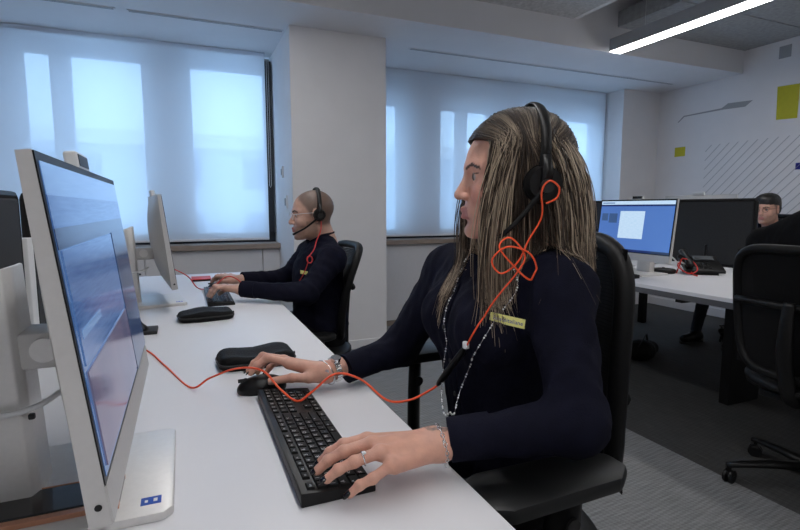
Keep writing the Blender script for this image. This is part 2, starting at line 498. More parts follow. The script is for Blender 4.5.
struct('floor', span(XL, 2.09, YB, YW, -0.12, 0.0), M_FLOOR, label='light grey woven floor beside the long desk')
struct('floor_carpet', span(2.09, XR, YB, YW, -0.12, 0.0), M_CARPET, label='dark grey carpet under the second desk')
struct('wall_right', span(XR, XR + 0.15, YB, YW, 0, 3.2), M_WALL, label='white side wall with printed graphics')
wall_right = bpy.data.objects['wall_right']
struct('wall_left', span(XL - 0.15, XL, YB, YW, 0, 3.2), M_WALL, label='white wall at the far side of the office')
struct('wall_back', span(XL, XR, YB - 0.15, YB, 0, 3.2), M_WALL, label='white wall facing the windows')
struct('wall_pillar', span(0.77, 1.53, 3.87, YW, 0, SOF), M_WALL, label='white pillar between the two windows')
struct('wall_pier', span(4.62, XR, 4.40, YW, 0, SOF), M_WALL, label='white pier at the corner by the window')
struct('ceiling_soffit', span(XL, XR, 3.45, YW + 0.1, SOF, 3.2), M_CEIL, label='white lowered soffit along the windows')
struct('ceiling', span(XL, 3.03, YB, 3.45, CEIL, 3.2), M_GREYCEIL, label='grey acoustic ceiling over the long desk')
struct('ceiling_recess', span(3.03, XR, YB, 3.45, 3.0, 3.2), M_CEIL, label='white ceiling recess above the hanging raft')
struct('trim_1', span(3.02, 3.06, YB, 3.45, CEIL - 0.004, 3.0), M_CEIL, label='white edge of the grey ceiling')
# baseboards
struct('baseboard_pillar', span(0.755, 1.545, 3.855, 3.87, 0, 0.075, 0.004), M_WALL, label='white baseboard around the pillar')
struct('baseboard_right', span(XR - 0.015, XR, YB, 4.40, 0, 0.09, 0.004), M_WALL, label='white baseboard along the side wall')
struct('baseboard_pier', span(4.61, XR - 0.015, 4.385, 4.40, 0, 0.09, 0.004), M_WALL, label='white baseboard at the corner pier')

# ceiling slot diffusers
def slot(n, x0, x1, y=4.02):
    o = struct('trim_%d' % n, span(x0, x1, y - 0.018, y + 0.018, SOF - 0.006, SOF, 0.002), M_CEIL, label='slim slot diffuser in the white soffit')
    for k in (-1, 1):
        struct('slot', span(x0 + 0.01, x1 - 0.01, y - 0.003 + k * 0.009, y + 0.003 + k * 0.009, SOF - 0.0068, SOF - 0.0055), M_BLACKFRAME, o)
slot(2, -0.29, 0.755); slot(3, 1.80, 4.92); slot(4, -2.2, -0.36)

# hanging raft of felt panels at the right
raft = thing('ceiling_raft', (4.34, 2.0, 2.69), 'dark grey felt ceiling raft hanging by the side wall', 'ceiling raft')
for k, (y0, y1) in enumerate(((3.44, 2.83), (2.82, 1.6), (1.59, 0.0), (-0.01, -1.8), (-1.81, -3.4))):
    mk('felt_panel', span(3.50, 5.17, y1, y0, 2.69, 2.82, 0.004), M_CONC, raft)
for y in (3.0, 1.2, -1.0):
    for x in (3.8, 4.8): mk('suspension_wire', cyl((x, y, 2.82), (x, y, 3.0), 0.003, n=6), M_SILVER, raft)

# panels and sill below the windows
def low_wall(n, x0, x1, seams):
    struct('wall_parapet_%d' % n, span(x0, x1, 4.535, YW, 0, 0.80), M_PANEL, label='low wall under the window')
    w = bpy.data.objects['wall_parapet_%d' % n]
    xs = [x0] + seams + [x1]
    for a, b in zip(xs[:-1], xs[1:]):
        struct('panel', span(a + 0.004, b - 0.004, 4.50, 4.536, 0.055, 0.795, 0.002), M_PANEL, w)
    struct('kick_board', span(x0, x1, 4.515, 4.536, 0.0, 0.05), M_SILL, w)
    s = struct('trim_%d' % (n + 4), span(x0, x1, 4.455, YW - 0.1, 0.80, 0.845, 0.003), M_SILL, label='wood edged window sill')
low_wall(1, XL, 0.77, [-3.0, -2.1, -1.2, -0.3, 0.62])
low_wall(2, 1.53, 4.62, [2.47, 3.5])

# windows: black frames, panes, opaque mullion bays
def window(n, x0, x1, panes, ztop, label):
    o = struct('window_%d' % n, span(x0, x1, 4.70, 4.76, 0.845, 0.93), M_BLACKFRAME, label=label)
    struct('frame_jamb', span(x0, x0 + 0.07, 4.655, 4.76, 0.93, SOF), M_BLACKFRAME, o)
    struct('frame_jamb', span(x1 - 0.075, x1 - 0.012, 4.655, 4.76, 0.93, SOF - 0.06), M_BLACKFRAME, o)
    struct('frame_head', span(x0, x1, 4.82, 4.89, ztop, SOF), M_GREYVINYL, o)
    edges = [x0 + 0.07]
    for a, b in panes: edges += [a, b]
    edges.append(x1 - 0.03)
    for a, b in zip(edges[0::2], edges[1::2]):
        if b - a > 0.01: struct('mullion', span(a, b, 4.82, 4.89, 0.80, ztop), M_GREYVINYL, o)
    for a, b in panes:
        struct('pane', span(a, b, 4.850, 4.856, 0.80, ztop), M_GLASS, o)
window(1, XL, 0.77, [(-3.6, -3.1), (-2.9, -2.3), (-1.9, -1.38), (-1.08, -0.91), (-0.77, -0.27), (0.107, 0.715)], 2.345, 'tall window behind the man, black framed')
window(2, 1.53, 4.62, [(1.70, 2.03), (2.52, 2.72), (2.84, 3.11), (3.40, 3.80), (3.96, 4.56)], 2.17, 'tall window behind the woman, black framed')

# roller blinds
def blind(x0, x1, label):
    t = thing('roller_blind', ((x0 + x1) / 2, 4.62, 0.9), label, 'blind', 'roller blinds at the windows')
    b = bmesh.new(); N = 40
    v = []
    for i in range(N + 1):
        x = x0 + (x1 - x0) * i / N
        for z in (0.885, 1.4, 1.9, 2.477):
            v.append(b.verts.new((x, 4.62 + 0.003 * math.sin(x * 5.0), z)))
    for i in range(N):
        for k in range(3): b.faces.new((v[i * 4 + k], v[i * 4 + 4 + k], v[i * 4 + 5 + k], v[i * 4 + 1 + k]))
    mk('fabric', b, M_BLIND, t, True)
    mk('bottom_bar', span(x0, x1, 4.612, 4.628, 0.868, 0.888, 0.004), M_WHITEPL, t)
    mk('roller_tube', cyl((x0, 4.655, 2.445), (x1, 4.655, 2.445), 0.024, n=16), M_WHITEPL, t, 'auto')
    mk('pull_cord', tube([(x1 + 0.012, 4.60, 2.44), (x1 + 0.012, 4.60, 1.35), (x1 + 0.02, 4.60, 1.33), (x1 + 0.028, 4.60, 1.35), (x1 + 0.028, 4.60, 2.44)], 0.0018, 5), M_WHITEPL, t)
blind(-3.9, 0.700, 'pale grey translucent roller blind behind the man')
blind(1.56, 4.575, 'pale grey translucent roller blind behind the woman')

# building across the street, seen dimly through the blinds
M_FAC = mat('far_facade', (0.50, 0.56, 0.62), 0.8, noise=0.1, nscale=2)
M_FACW = mat('far_window', (0.16, 0.22, 0.30), 0.2, noise=0.1, nscale=2)
bld = thing('building', (1.0, 24.0, -6.0), 'pale building across the street seen through the blinds', 'building')
mk('wall', span(-26, 30, 24, 34, -6, 4.2), M_FAC, bld)
mk('cornice', span(-26, 30, 23.6, 24.0, 3.7, 4.3, 0.05), M_WHITEPL, bld)
for i in range(14):
    for z in (-0.4, 2.0):
        mk('window', span(-24 + i * 3.8, -22 + i * 3.8, 23.93, 24.0, z, z + 1.3), M_FACW, bld)

# small switches on the reveal of the pillar
for (y, z, s, lab) in ((4.256, 1.444, 0.075, 'small white wall sensor higher up on the pillar reveal'), (4.114, 1.198, 0.085, 'small white wall switch lower down on the pillar reveal')):
    t = thing('wall_switch', (0.77, y, z - s / 2), lab, 'switch')
    mk('plate', box((0.763, y, z), (0.012, s * 0.85, s * 1.25), 0.003), M_WHITEPL, t)
    mk('button', box((0.756, y, z), (0.006, s * 0.45, s * 0.7), 0.002), M_GREYVINYL, t)

# graphics on the side wall (thin vinyl)
def decal(name, poly, m):
    return struct(name, prism(poly, XR - 0.0025, XR + 0.001, axis='x'), m, wall_right)
decal('yellow_panel', [(3.11, 2.28), (2.92, 2.27), (2.92, 1.965), (3.10, 1.975)], M_YELLOW)
decal('yellow_square', [(4.16, 1.83), (4.03, 1.83), (4.03, 1.727), (4.16, 1.727)], M_YELLOW)
decal('grey_square', [(3.12, 2.64), (3.015, 2.64), (3.015, 2.53), (3.12, 2.53)], M_GREYVINYL)
decal('grey_line', [(4.145, 2.110), (4.072, 2.170), (3.64, 2.178), (3.575, 2.215), (3.33, 2.20), (3.40, 2.150), (3.62, 2.160), (4.066, 2.158), (4.135, 2.105)], M_GREYVINYL)
decal('blue_square', [(2.90, 1.56), (2.81, 1.56), (2.81, 1.50), (2.90, 1.50)], M_BLUEVINYL)
for k in range(36):
    c = 4.90 + k * 0.094 - 0.0
    # line y + z = const, clipped to the field
    za, zb = 1.0, 1.815
    pts = [(c - 0 - z, z) for z in (za, zb)]
    y_hi, y_lo = 3.79, 1.2
    z0 = max(za, c - 1.9 - y_hi + 0.0); c2 = c - 1.9
    z0 = max(za, c2 - y_hi); z1 = min(zb, c2 - y_lo)
    if z1 - z0 < 0.03: continue
    w = 0.005
    decal('stripe', [(c2 - z0 + w, z0), (c2 - z1 + w, z1), (c2 - z1 - w, z1), (c2 - z0 - w, z0)], M_STRIPE)

# linear pendant lamps
def lamp(x, y0, y1, z, label):
    t = thing('linear_lamp', (x, (y0 + y1) / 2, z), label, 'lamp', 'linear pendant lamps')
    mk('housing', span(x - 0.062, x + 0.062, y0, y1, z + 0.004, z + 0.105, 0.003), M_LAMPBODY, t)
    mk('diffuser', span(x - 0.056, x + 0.056, y0 + 0.006, y1 - 0.006, z - 0.002, z + 0.006), M_DIFF, t)
    for y in (y0 + 0.3, (y0 + y1) / 2, y1 - 0.3):
        mk('suspension_wire', cyl((x, y, z + 0.105), (x, y, 2.699 if x < 3 else 2.999), 0.0015, n=6), M_SILVER, t)
lamp(3.42, -2.6, 3.38, 2.455, 'long glowing linear pendant lamp beside the dark ceiling raft')
lamp(0.45, -2.6, 3.30, 2.50, 'long glowing linear pendant lamp above the desk row')
lamp(-2.2, -2.6, 3.30, 2.50, 'long glowing linear pendant lamp away from the desks')

# ================================================================== DESKS
T = 0.73
def bench_leg(x, y, parent):
    mk('leg', span(x - 0.03, x + 0.03, y - 0.03, y + 0.03, 0, T - 0.045, 0.004), M_CHAIR, parent)
d1 = thing('bench_desk', (-0.43, 1.2, 0), 'long white shared desk where the woman and man sit', 'desk')
mk('desktop', span(-1.25, 0.385, -1.2, 3.46, T - 0.025, T, 0.003), M_DESK, d1)
mk('edge_band', span(-1.252, 0.3835, -1.195, 3.455, T - 0.045, T - 0.024), M_EDGE, d1)
for y in (-1.0, 1.45, 3.3):
    for x in (-1.1, 0.05): bench_leg(x, y, d1)
    mk('crossbar', span(-1.1, 0.05, y - 0.02, y + 0.02, T - 0.09, T - 0.045), M_CHAIR, d1)
mk('cable_tray', span(-0.6, -0.26, -0.9, 3.2, T - 0.16, T - 0.15), M_CHAIR, d1)

d2 = thing('bench_desk', (3.3, 2.3, 0), 'white shared desk with dark edge on the dark carpet', 'desk')
mk('desktop', span(2.33, 4.33, 0.35, 3.72, T - 0.025, T, 0.003), M_DESK, d2)
mk('edge_band', span(2.329, 4.331, 0.349, 3.721, T - 0.05, T - 0.02), M_EDGE, d2)
for x, y in ((2.45, 0.5), (4.22, 0.5), (4.23, 3.66), (2.45, 3.66)): bench_leg(x, y, d2)
mk('pedestal_leg', span(2.88, 3.15, 1.86, 1.92, 0, T - 0.05, 0.004), M_CHAIR, d2)
mk('crossbar', span(2.45, 4.22, 1.87, 1.91, T - 0.09, T - 0.05), M_CHAIR, d2)

# dividers
def divider(x, y0, y1, z0, z1, label, post=True):
    t = thing('desk_divider', (x, (y0 + y1) / 2, T), label, 'divider')
    mk('felt_panel', span(x - 0.014, x + 0.014, y0 + 0.008, y1 - 0.008, z0 + 0.008, z1 - 0.008, 0.006), M_DIVIDER, t)
    path = [(x, y0 + 0.01, z0), (x, y1 - 0.01, z0), (x, y1, z0 + 0.01), (x, y1, z1 - 0.01), (x, y1 - 0.01, z1), (x, y0 + 0.01, z1), (x, y0, z1 - 0.01), (x, y0, z0 + 0.01)]
    mk('frame', tube(path, 0.013, 8, closed=True), M_CHAIR, t, 'auto')
    for y in (y0 + 0.25, y1 - 0.25): mk('foot', span(x - 0.03, x + 0.03, y - 0.02, y + 0.02, T, z0 + 0.012, 0.002), M_CHAIR, t)
divider(3.35, 2.08, 3.55, 0.765, 1.20, 'dark felt divider behind the phone on the second desk')
divider(-0.45, 1.90, 3.1, 0.765, 1.185, 'dark felt divider on the long desk beyond the silver post')
divider(-0.45, 0.5, 1.79, 0.765, 1.185, 'dark felt divider on the long desk behind the tilted computer')
pst = thing('divider_post', (-0.45, 1.845, T), 'silver post between the two dark dividers on the long desk', 'post')
mk('post', prism([(-0.47, 1.815), (-0.43, 1.815), (-0.425, 1.845), (-0.43, 1.875), (-0.47, 1.875)], T + 0.008, 1.06, bevel=0.003), M_WHITEPL, pst)
mk('foot', span(-0.52, -0.38, 1.81, 1.88, T, T + 0.008, 0.002), M_SILVER2, pst)

# ================================================================== ALL-IN-ONE COMPUTERS
def aio(name, label, ui, raise_=0.0, sticker=True, cable=True):
    """local: base centre on the desk at the origin, screen looks towards +X, width along Y"""
    t = local_thing(name, label, 'computer', 'all in one computers')
    zb, zt, xb, xt = 0.095 + raise_, 0.474 + raise_, 0.0585, 0.0145
    up = Vector((xt - xb, 0, zt - zb)); H = up.length; up.normalize()
    nrm = Vector((up.z, 0, -up.x))                      # forwards and a little up
    W = 0.582
    def P(w, h, n): return Vector((xb, 0, zb)) + Vector((0, w, 0)) + up * h + nrm * n
    b = bmesh.new(); NU, NV = 20, 14
    fr = {}; bk = {}
    for i in range(NU + 1):
        for j in range(NV + 1):
            u = -1 + 2 * i / NU; v = -1 + 2 * j / NV
            w = u * W / 2; h = (v + 1) / 2 * H
            fr[i, j] = b.verts.new(P(w, h, 0))
            th = 0.013 + 0.034 * (1 - abs(u) ** 2.6) * (1 - abs(v) ** 2.6) + 0.008 * (1 - j / NV)
            bk[i, j] = b.verts.new(P(w, h, -th))
    for i in range(NU):
        for j in range(NV):
            b.faces.new((fr[i, j], fr[i + 1, j], fr[i + 1, j + 1], fr[i, j + 1]))
            b.faces.new((bk[i, j], bk[i, j + 1], bk[i + 1, j + 1], bk[i + 1, j]))
    for i in range(NU):
        b.faces.new((fr[i, 0], bk[i, 0], bk[i + 1, 0], fr[i + 1, 0])); b.faces.new((fr[i, NV], fr[i + 1, NV], bk[i + 1, NV], bk[i, NV]))
    for j in range(NV):
        b.faces.new((fr[0, j], fr[0, j + 1], bk[0, j + 1], bk[0, j])); b.faces.new((fr[NU, j], bk[NU, j], bk[NU, j + 1], fr[NU, j + 1]))
    case = mk('casing', b, M_SILVER2, t, 'auto')
    R = Matrix((nrm, Vector((0, 1, 0)), up)).transposed()
    def slab(w0, w1, h0, h1, n0, n1, bev=0.0):
        return box(P((w0 + w1) / 2, (h0 + h1) / 2, (n0 + n1) / 2), (n1 - n0, w1 - w0, h1 - h0), bev, rot=R)
    CH = 0.043
    mk('bezel', slab(-W / 2 + 0.001, W / 2 - 0.001, CH, H - 0.001, 0.0, 0.0015), M_BLACK, t)
    sc = mk('screen', slab(-W / 2 + 0.009, W / 2 - 0.009, CH + 0.006, H - 0.010, 0.001, 0.0022), ui['base'], t)
    sw, sh = W - 0.018, H - CH - 0.016
    for k, (a, b_, c, d, m) in enumerate(ui['rects']):   # fractions left->right seen from the front, bottom->top
        mk('screen_area', slab(-W / 2 + 0.009 + a * sw, -W / 2 + 0.009 + b_ * sw, CH + 0.006 + c * sh, CH + 0.006 + d * sh, 0.002, 0.0026 + 0.0002 * k), m, sc)
    mk('chin', slab(-W / 2 + 0.001, W / 2 - 0.001, 0.001, CH - 0.001, 0.0, 0.002), M_SILVER2, t)
    # pop-up webcam
    wc = mk('webcam', slab(-0.045, 0.045, H - 0.001, H + 0.024, -0.018, -0.002, 0.003), M_WHITEPL, t)
    mk('lens_window', slab(-0.036, 0.036, H + 0.004, H + 0.020, -0.003, -0.0012), M_BLACK, wc)
    # stand
    cb = bmesh.new()
    cz = 0.335 + raise_
    sec = [(-0.026, -0.05), (0.018, -0.05), (0.026, -0.03), (0.026, 0.03), (0.018, 0.05), (-0.026, 0.05)]
    lo = [cb.verts.new((-0.088 + p[0], p[1], 0.012)) for p in sec]
    hi = [cb.verts.new((-0.100 + p[0] * 0.86, p[1] * 0.92, cz + (0.006 if p[0] > 0 else -0.012))) for p in sec]
    cb.faces.new(lo[::-1]); cb.faces.new(hi)
    for i in range(6): cb.faces.new((lo[i], lo[(i + 1) % 6], hi[(i + 1) % 6], hi[i]))
    bmesh.ops.bevel(cb, geom=cb.edges[:], offset=0.003, segments=2, affect='EDGES', profile=0.5)
    col = mk('stand_column', cb, M_SILVER, t, 'auto')
    mk('cable_clip', box((-0.064, -0.044, 0.135), (0.008, 0.008, 0.008), 0.002), M_MATTEBLACK, col)
    pz_ = 0.225 + raise_
    mk('hinge_arm', span(-0.082, 0.0, -0.035, 0.035, pz_ - 0.028, pz_ + 0.024, 0.006), M_SILVER2, t, 'auto')
    mk('hinge_pin', cyl((-0.045, -0.042, pz_), (-0.045, 0.042, pz_), 0.017, n=20), M_SILVER, t, 'auto')
    bs = mk('base', prism([(-0.125, -0.143), (0.098, -0.143), (0.110, -0.131), (0.110, 0.131), (0.098, 0.143), (-0.125, 0.143)], 0.0, 0.013, bevel=0.003), M_SILVER, t, 'auto')
    if sticker:
        mk('sticker', span(0.068, 0.094, -0.118, -0.098, 0.013, 0.0134), M_STICKER, bs)
        mk('sticker_mark', span(0.084, 0.089, -0.112, -0.104, 0.0134, 0.0137), M_LEGEND, bs)
        mk('sticker_mark', span(0.073, 0.077, -0.112, -0.106, 0.0134, 0.0137), M_LEGEND, bs)
    mk('power_button', cyl(P(-W / 2 - 0.0008, 0.022, -0.009), P(-W / 2 + 0.002, 0.022, -0.009), 0.0036, n=14), M_BLACK, t)
    cab = catmull([(-0.03, -0.02, 0.16 + raise_), (-0.06, -0.055, 0.15), (-0.115, -0.055, 0.145), (-0.20, -0.02, 0.150), (-0.26, 0.06, 0.10), (-0.30, 0.12, 0.004)], 8)
    if cable: mk('power_cable', tube(cab, 0.0042, 8), M_WHITEPL, t, True)
    return t

UI1 = dict(base=M_SCR, rects=[(0, 1, 0.90, 1.0, M_SCR_BAR), (0, 1, 0.80, 0.90, M_SCR_TEXT), (0, 1, 0.735, 0.80, M_SCR_DARK), (0.02, 0.66, 0.36, 0.73, M_SCR_TEXT), (0.68, 1, 0.0, 0.735, M_SCR_DARK), (0.04, 0.26, 0.44, 0.47, M_SCR_BAR), (0.02, 0.66, 0.02, 0.34, M_SCR_PHOTO)])
UI2 = dict(base=M_SCR_BLUE, rects=[(0, 1, 0.93, 1.0, M_SCR_WHITE), (0, 1, 0.895, 0.93, M_SCR_NAVY), (0.30, 0.64, 0.26, 0.80, M_SCR_WHITE), (0.40, 0.78, 0.0, 0.045, M_SCR_NAVY), (0.78, 1.0, 0.0, 0.045, M_SCR_DARK), (0.03, 0.12, 0.60, 0.75, M_SCR), (0.14, 0.26, 0.56, 0.75, M_SCR), (0.02, 0.2, 0.95, 0.975, M_SCR_BAR)])
a1 = aio('all_in_one_computer', 'silver all in one computer facing the woman, showing a blue page', UI1)
a1.location = (-0.140, 0.857, T)
a2 = copy_tree(a1); a2['label'] = 'silver all in one computer seen edge on in front of the man'
a2.location = (-0.125, 2.480, T); a2.rotation_euler = (0, 0, math.radians(6.5))
a3 = aio('all_in_one_computer', 'silver all in one computer with a bright blue screen and white document window', UI2, sticker=False)
a3.location = (2.655, 2.372, T); a3.rotation_euler = (0, 0, PI)
a4 = aio('all_in_one_computer', 'silver all in one computer seen from behind over the dark divider', UI2, raise_=0.045, sticker=False, cable=False)
a4.location = (3.62, 2.68, T)

# slim black strip with copper edges on the stand of the nearest computer
dv = thing('black_strip', (-0.20, 0.795, T + 0.013), 'slim glossy black strip with copper edges lying on computer base', 'device')
mk('body', span(-0.262, -0.098, 0.756, 0.826, T + 0.0132, T + 0.022, 0.0025), mat('gloss_black', (0.012, 0.012, 0.013), 0.12, noise=0.1), dv)
mk('rim', span(-0.262, -0.098, 0.8262, 0.8285, T + 0.0132, T + 0.0222, 0.0006), M_COPPER, dv)
mk('rim', span(-0.262, -0.098, 0.744, 0.7558, T + 0.0132, T + 0.0205, 0.0006), M_COPPER, dv)

# ================================================================== KEYBOARDS, MICE, POUCHES
def key_rows():
    """(row, start u, width u, legend); u runs from the typist's left to right"""
    K = []
    def row(r, u, items, gap=0.0):
        for it in items:
            w, t = it if isinstance(it, tuple) else (1.0, it)
            K.append((r, u, w, t)); u += w
        return u
    row(0, 0, ['Esc']); row(0, 1.6, ['F1', 'F2', 'F3', 'F4']); row(0, 6.0, ['F5', 'F6', 'F7', 'F8']); row(0, 10.6, ['F9', 'F10', 'F11', (1.4, 'F12')])
    row(1, 0, list('\\1234567890') + ["'", 'i', (2.0, '<')]); row(2, 0, [(1.5, '|')] + list('QWERTYUIOP') + ['e', '+', (1.5, '*')])
    row(3, 0, [(1.8, 'A')] + list('ASDFGHJKL') + ['o', 'a', (2.2, '-')]); row(4, 0, [(1.3, '^'), '<'] + list('ZXCVBNM') + [',', '.', '-', (2.7, '^')])
    row(5, 0, [(1.3, 'Ctrl'), (1.2, '#'), (1.2, 'Alt'), (6.0, ''), (1.3, 'Alt'), (1.3, '='), (1.3, '~'), (1.4, 'Ctrl')])
    for r, L in ((0, 'PSK'), (1, 'IHU'), (2, 'DEJ')): row(r, 15.3, list(L))
    row(4, 16.3, ['^']); row(5, 15.3, ['<', 'v', '>'])
    row(0, 18.6, ['()', '%', 'x', '-'])
    for r, L in ((1, 'N/*-'), (2, '789+'), (3, '456'), (4, '123')): row(r, 18.6, list(L))
    row(5, 18.6, [(2.0, '0'), ',']); 
    return K
KEYMESH = {}
def keyboard(label, legends, cat='keyboard'):
    t = local_thing('keyboard', label, cat, 'computer keyboards')
    L, Wd = 0.448, 0.112
    hb, hf = 0.022, 0.010          # back (towards the screen, -X) and front height
    pb = prism([(-Wd / 2, 0.0), (Wd / 2, 0.0), (Wd / 2, hf), (-Wd / 2, hb)], -L / 2, L / 2, axis='y', bevel=0.002)
    # prism axis y: poly is (x, z)
    mk('body', pb, M_BLACK, t, 'auto')
    slope = math.atan2(hb - hf, Wd)
    U = 0.434 / 22.6; pr = 0.0168
    tilt = Matrix.Rotation(slope, 3, 'Y')
    for (r, u, w, txt) in key_rows():
        kw = w * U - 0.0022; kd = pr - 0.0022 if r else pr * 0.8 - 0.0022
        key = (round(kw, 4), round(kd, 4))
        if key not in KEYMESH:
            b = bmesh.new(); bmesh.ops.create_cube(b, size=1.0)
            for v in b.verts:
                top = v.co.z > 0
                v.co = Vector((v.co.x * (kd if not top else kd - 0.002), v.co.y * (kw if not top else kw - 0.002), 0.0 if not top else 0.0034))
            me = bpy.data.meshes.new('key'); b.to_mesh(me); b.free(); KEYMESH[key] = me
        x = -Wd / 2 + 0.008 + (r + 0.5) * pr; y = -L / 2 + 0.007 + (u + w / 2) * U
        z = hb + (hf - hb) * (x + Wd / 2) / Wd
        o = link('key', KEYMESH[key], M_KEY, t); o.location = (x, y, z); o.rotation_euler = (0, slope, 0)
        if legends and txt:
            g = link('legend', glyph(txt, 0.0095 if len(txt) == 1 else 0.0055), M_LEGEND, o)
            g.rotation_euler = (0, 0, PI / 2); g.location = (-0.0015 if len(txt) == 1 else 0, -0.002 if w < 1.2 else -w * U * 0.25, 0.0036)
    return t
k1 = keyboard('black full size keyboard under the woman\'s left hand', True)
k1.location = (0.190, 0.891, T)
k2 = copy_tree(k1); k2['label'] = 'black keyboard under the man\'s hands'
k2.location = (0.135, 2.50, T)
k3 = keyboard('dark keyboard below the bright blue screen', False)
k3.location = (2.445, 2.42, T); k3.rotation_euler = (0, 0, PI)

def mouse(label, loc, rot):
    t = local_thing('computer_mouse', label, 'mouse', 'computer mice')
    V, F = surf([ell((0.0, 0, 0.008), (0.056, 0.031, 0.030), k=0.004), ell((0, 0, -0.04), (0.2, 0.2, 0.04), k=0.003, op='s')], 0.0022)
    arr('shell', V, F, M_BLACK, t)
    mk('scroll_wheel', cyl((-0.036, -0.003, 0.028), (-0.036, 0.003, 0.028), 0.007, n=16), M_MATTEBLACK, t, 'auto')
    mk('button_split', span(-0.053, -0.012, -0.0004, 0.0004, 0.026, 0.0345), M_MATTEBLACK, t)
    t.location = loc; t.rotation_euler = (0, 0, rot)
    return t
mouse('black computer mouse under the woman\'s right hand', (0.150, 1.163, T), 0.05)
mouse('black computer mouse under the man\'s right hand', (0.155, 2.765, T), -0.1)

def pouch(label, cx, cy, lx, ly, h, rot):
    t = local_thing('zip_pouch', label, 'pouch', 'black zip pouches on the desk')
    b = bmesh.new(); rings = []; n = 56
    for z, k in ((0, .93), (.10, .985), (.30, 1.0), (.58, 1.0), (.74, .975), (.88, .93), (.97, .86), (1.0, .78), (.985, .70), (.985, .55), (1.03, .30), (1.04, .08)):
        rg_ = []
        for i in range(n):
            a = 2 * PI * i / n; c, s_ = math.cos(a), math.sin(a)
            x = lx * .5 * k * math.copysign(abs(c) ** .42, c); y = ly * .5 * k * math.copysign(abs(s_) ** .42, s_)
            y *= 1 - .10 * (x / lx + .5 < .3)
            zz = z * h * (1 + .10 * math.sin(x * 45 + cx * 30) + .06 * math.sin(y * 60)) if z > 0 else 0.0003
            rg_.append(b.verts.new((x, y, zz)))
        rings.append(rg_)
    for r0, r1 in zip(rings[:-1], rings[1:]):
        for i in range(n): b.faces.new((r0[i], r0[(i + 1) % n], r1[(i + 1) % n], r1[i]))
    b.faces.new(rings[0][::-1]); b.faces.new(rings[-1])
    mk('body', b, M_POUCH, t, True)
    ring = [(lx * .5 * math.copysign(abs(math.cos(a)) ** .42, math.cos(a)), ly * .49 * math.copysign(abs(math.sin(a)) ** .42, math.sin(a)), h * .45) for a in np.linspace(0, 2 * PI, 48, endpoint=False)]
    mk('zip', tube(ring, 0.003, 6, closed=True), M_MATTEBLACK, t, True)
    mk('zip_pull', box((lx * .5 + 0.003, -0.01, h * .38), (0.004, 0.006, 0.018), 0.001), M_BLACK, t)
    t.location = (cx, cy, T); t.rotation_euler = (0, 0, rot)
pouch('black zip pouch lying beside the woman\'s mouse', 0.165, 1.385, 0.200, 0.125, 0.036, 0.06)
pouch('black zip pouch lying beside the man\'s keyboard', 0.062, 2.030, 0.195, 0.120, 0.036, 0.12)

# small black cradle hidden behind the nearest screen
cr = thing('headset_cradle', (-0.12, 1.87, T), 'small black cradle standing behind the tilted computer', 'cradle')
mk('foot', span(-0.15, -0.098, 1.84, 1.93, T, T + 0.012, 0.003), M_MATTEBLACK, cr, 'auto')
V, F = surf([cap((-0.150, 1.875, T + 0.012), (-0.165, 1.885, T + 0.062), 0.014, 0.010, 0.01), ell((-0.15, 1.88, T + 0.015), (0.022, 0.032, 0.015), k=0.012)], 0.003)
arr('rest', V, F, M_BLACK, cr)
# red edged notebook beyond the man's mouse
nb = thing('notebook', (0.06, 3.18, T), 'thin black notebook with a red edge at the far desk end', 'notebook')
mk('pages', span(0.03, 0.13, 3.10, 3.24, T, T + 0.010, 0.001), M_BLACK, nb)
mk('cover', span(0.027, 0.133, 3.097, 3.243, T + 0.010, T + 0.013, 0.0008), M_RED, nb)

# ================================================================== PHONE AND CABLES ON THE SECOND DESK
ph = thing('desk_phone', (3.06, 2.22, T), 'black desk phone with handset on the second desk', 'phone')
rz = Matrix.Rotation(math.radians(52), 3, 'Z')
def L3(p): return Vector((3.06, 2.22, T)) + rz @ Vector(p)
def phone_part(name, b, m, parent=ph, sm='auto'):
    bmesh.ops.rotate(b, verts=b.verts, cent=(0, 0, 0), matrix=rz); bmesh.ops.translate(b, verts=b.verts, vec=(3.06, 2.22, T))
    return mk(name, b, m, parent, sm)
# wedge: front low (local -x), back high
bd = phone_part('body', prism([(-0.105, 0.012), (0.105, 0.085), (0.105, 0.105), (-0.105, 0.030)], -0.115, 0.115, axis='y', bevel=0.004), M_BLACK)
phone_part('stand', prism([(-0.10, 0.0), (0.06, 0.0), (0.085, 0.085), (0.06, 0.08), (-0.08, 0.014)], -0.08, 0.08, axis='y', bevel=0.002), M_MATTEBLACK)
for i in range(4):
    for j in range(3):
        x = -0.07 + i * 0.022; z = 0.030 + (x + 0.105) / 0.21 * 0.075
        phone_part('button', box((x, -0.065 + j * 0.026 + 0.03, z + 0.003), (0.014, 0.018, 0.006), 0.001, rot=Matrix.Rotation(-0.34, 3, 'Y')), M_KEY, bd)
phone_part('display', box((0.055, -0.025, 0.095), (0.06, 0.12, 0.004), rot=Matrix.Rotation(-0.34, 3, 'Y')), mat('lcd_dark', (0.10, 0.11, 0.12), 0.15, noise=0.05), bd)
hs = [(-0.10, 0.085, 0.055), (-0.06, 0.088, 0.085), (0.0, 0.09, 0.112), (0.06, 0.09, 0.130), (0.10, 0.088, 0.132)]
phone_part('handset', tube(catmull(hs, 6), [0.021, 0.024, 0.017, 0.015, 0.017, 0.024, 0.020], 12, flat=0.8), M_BLACK, sm=True)

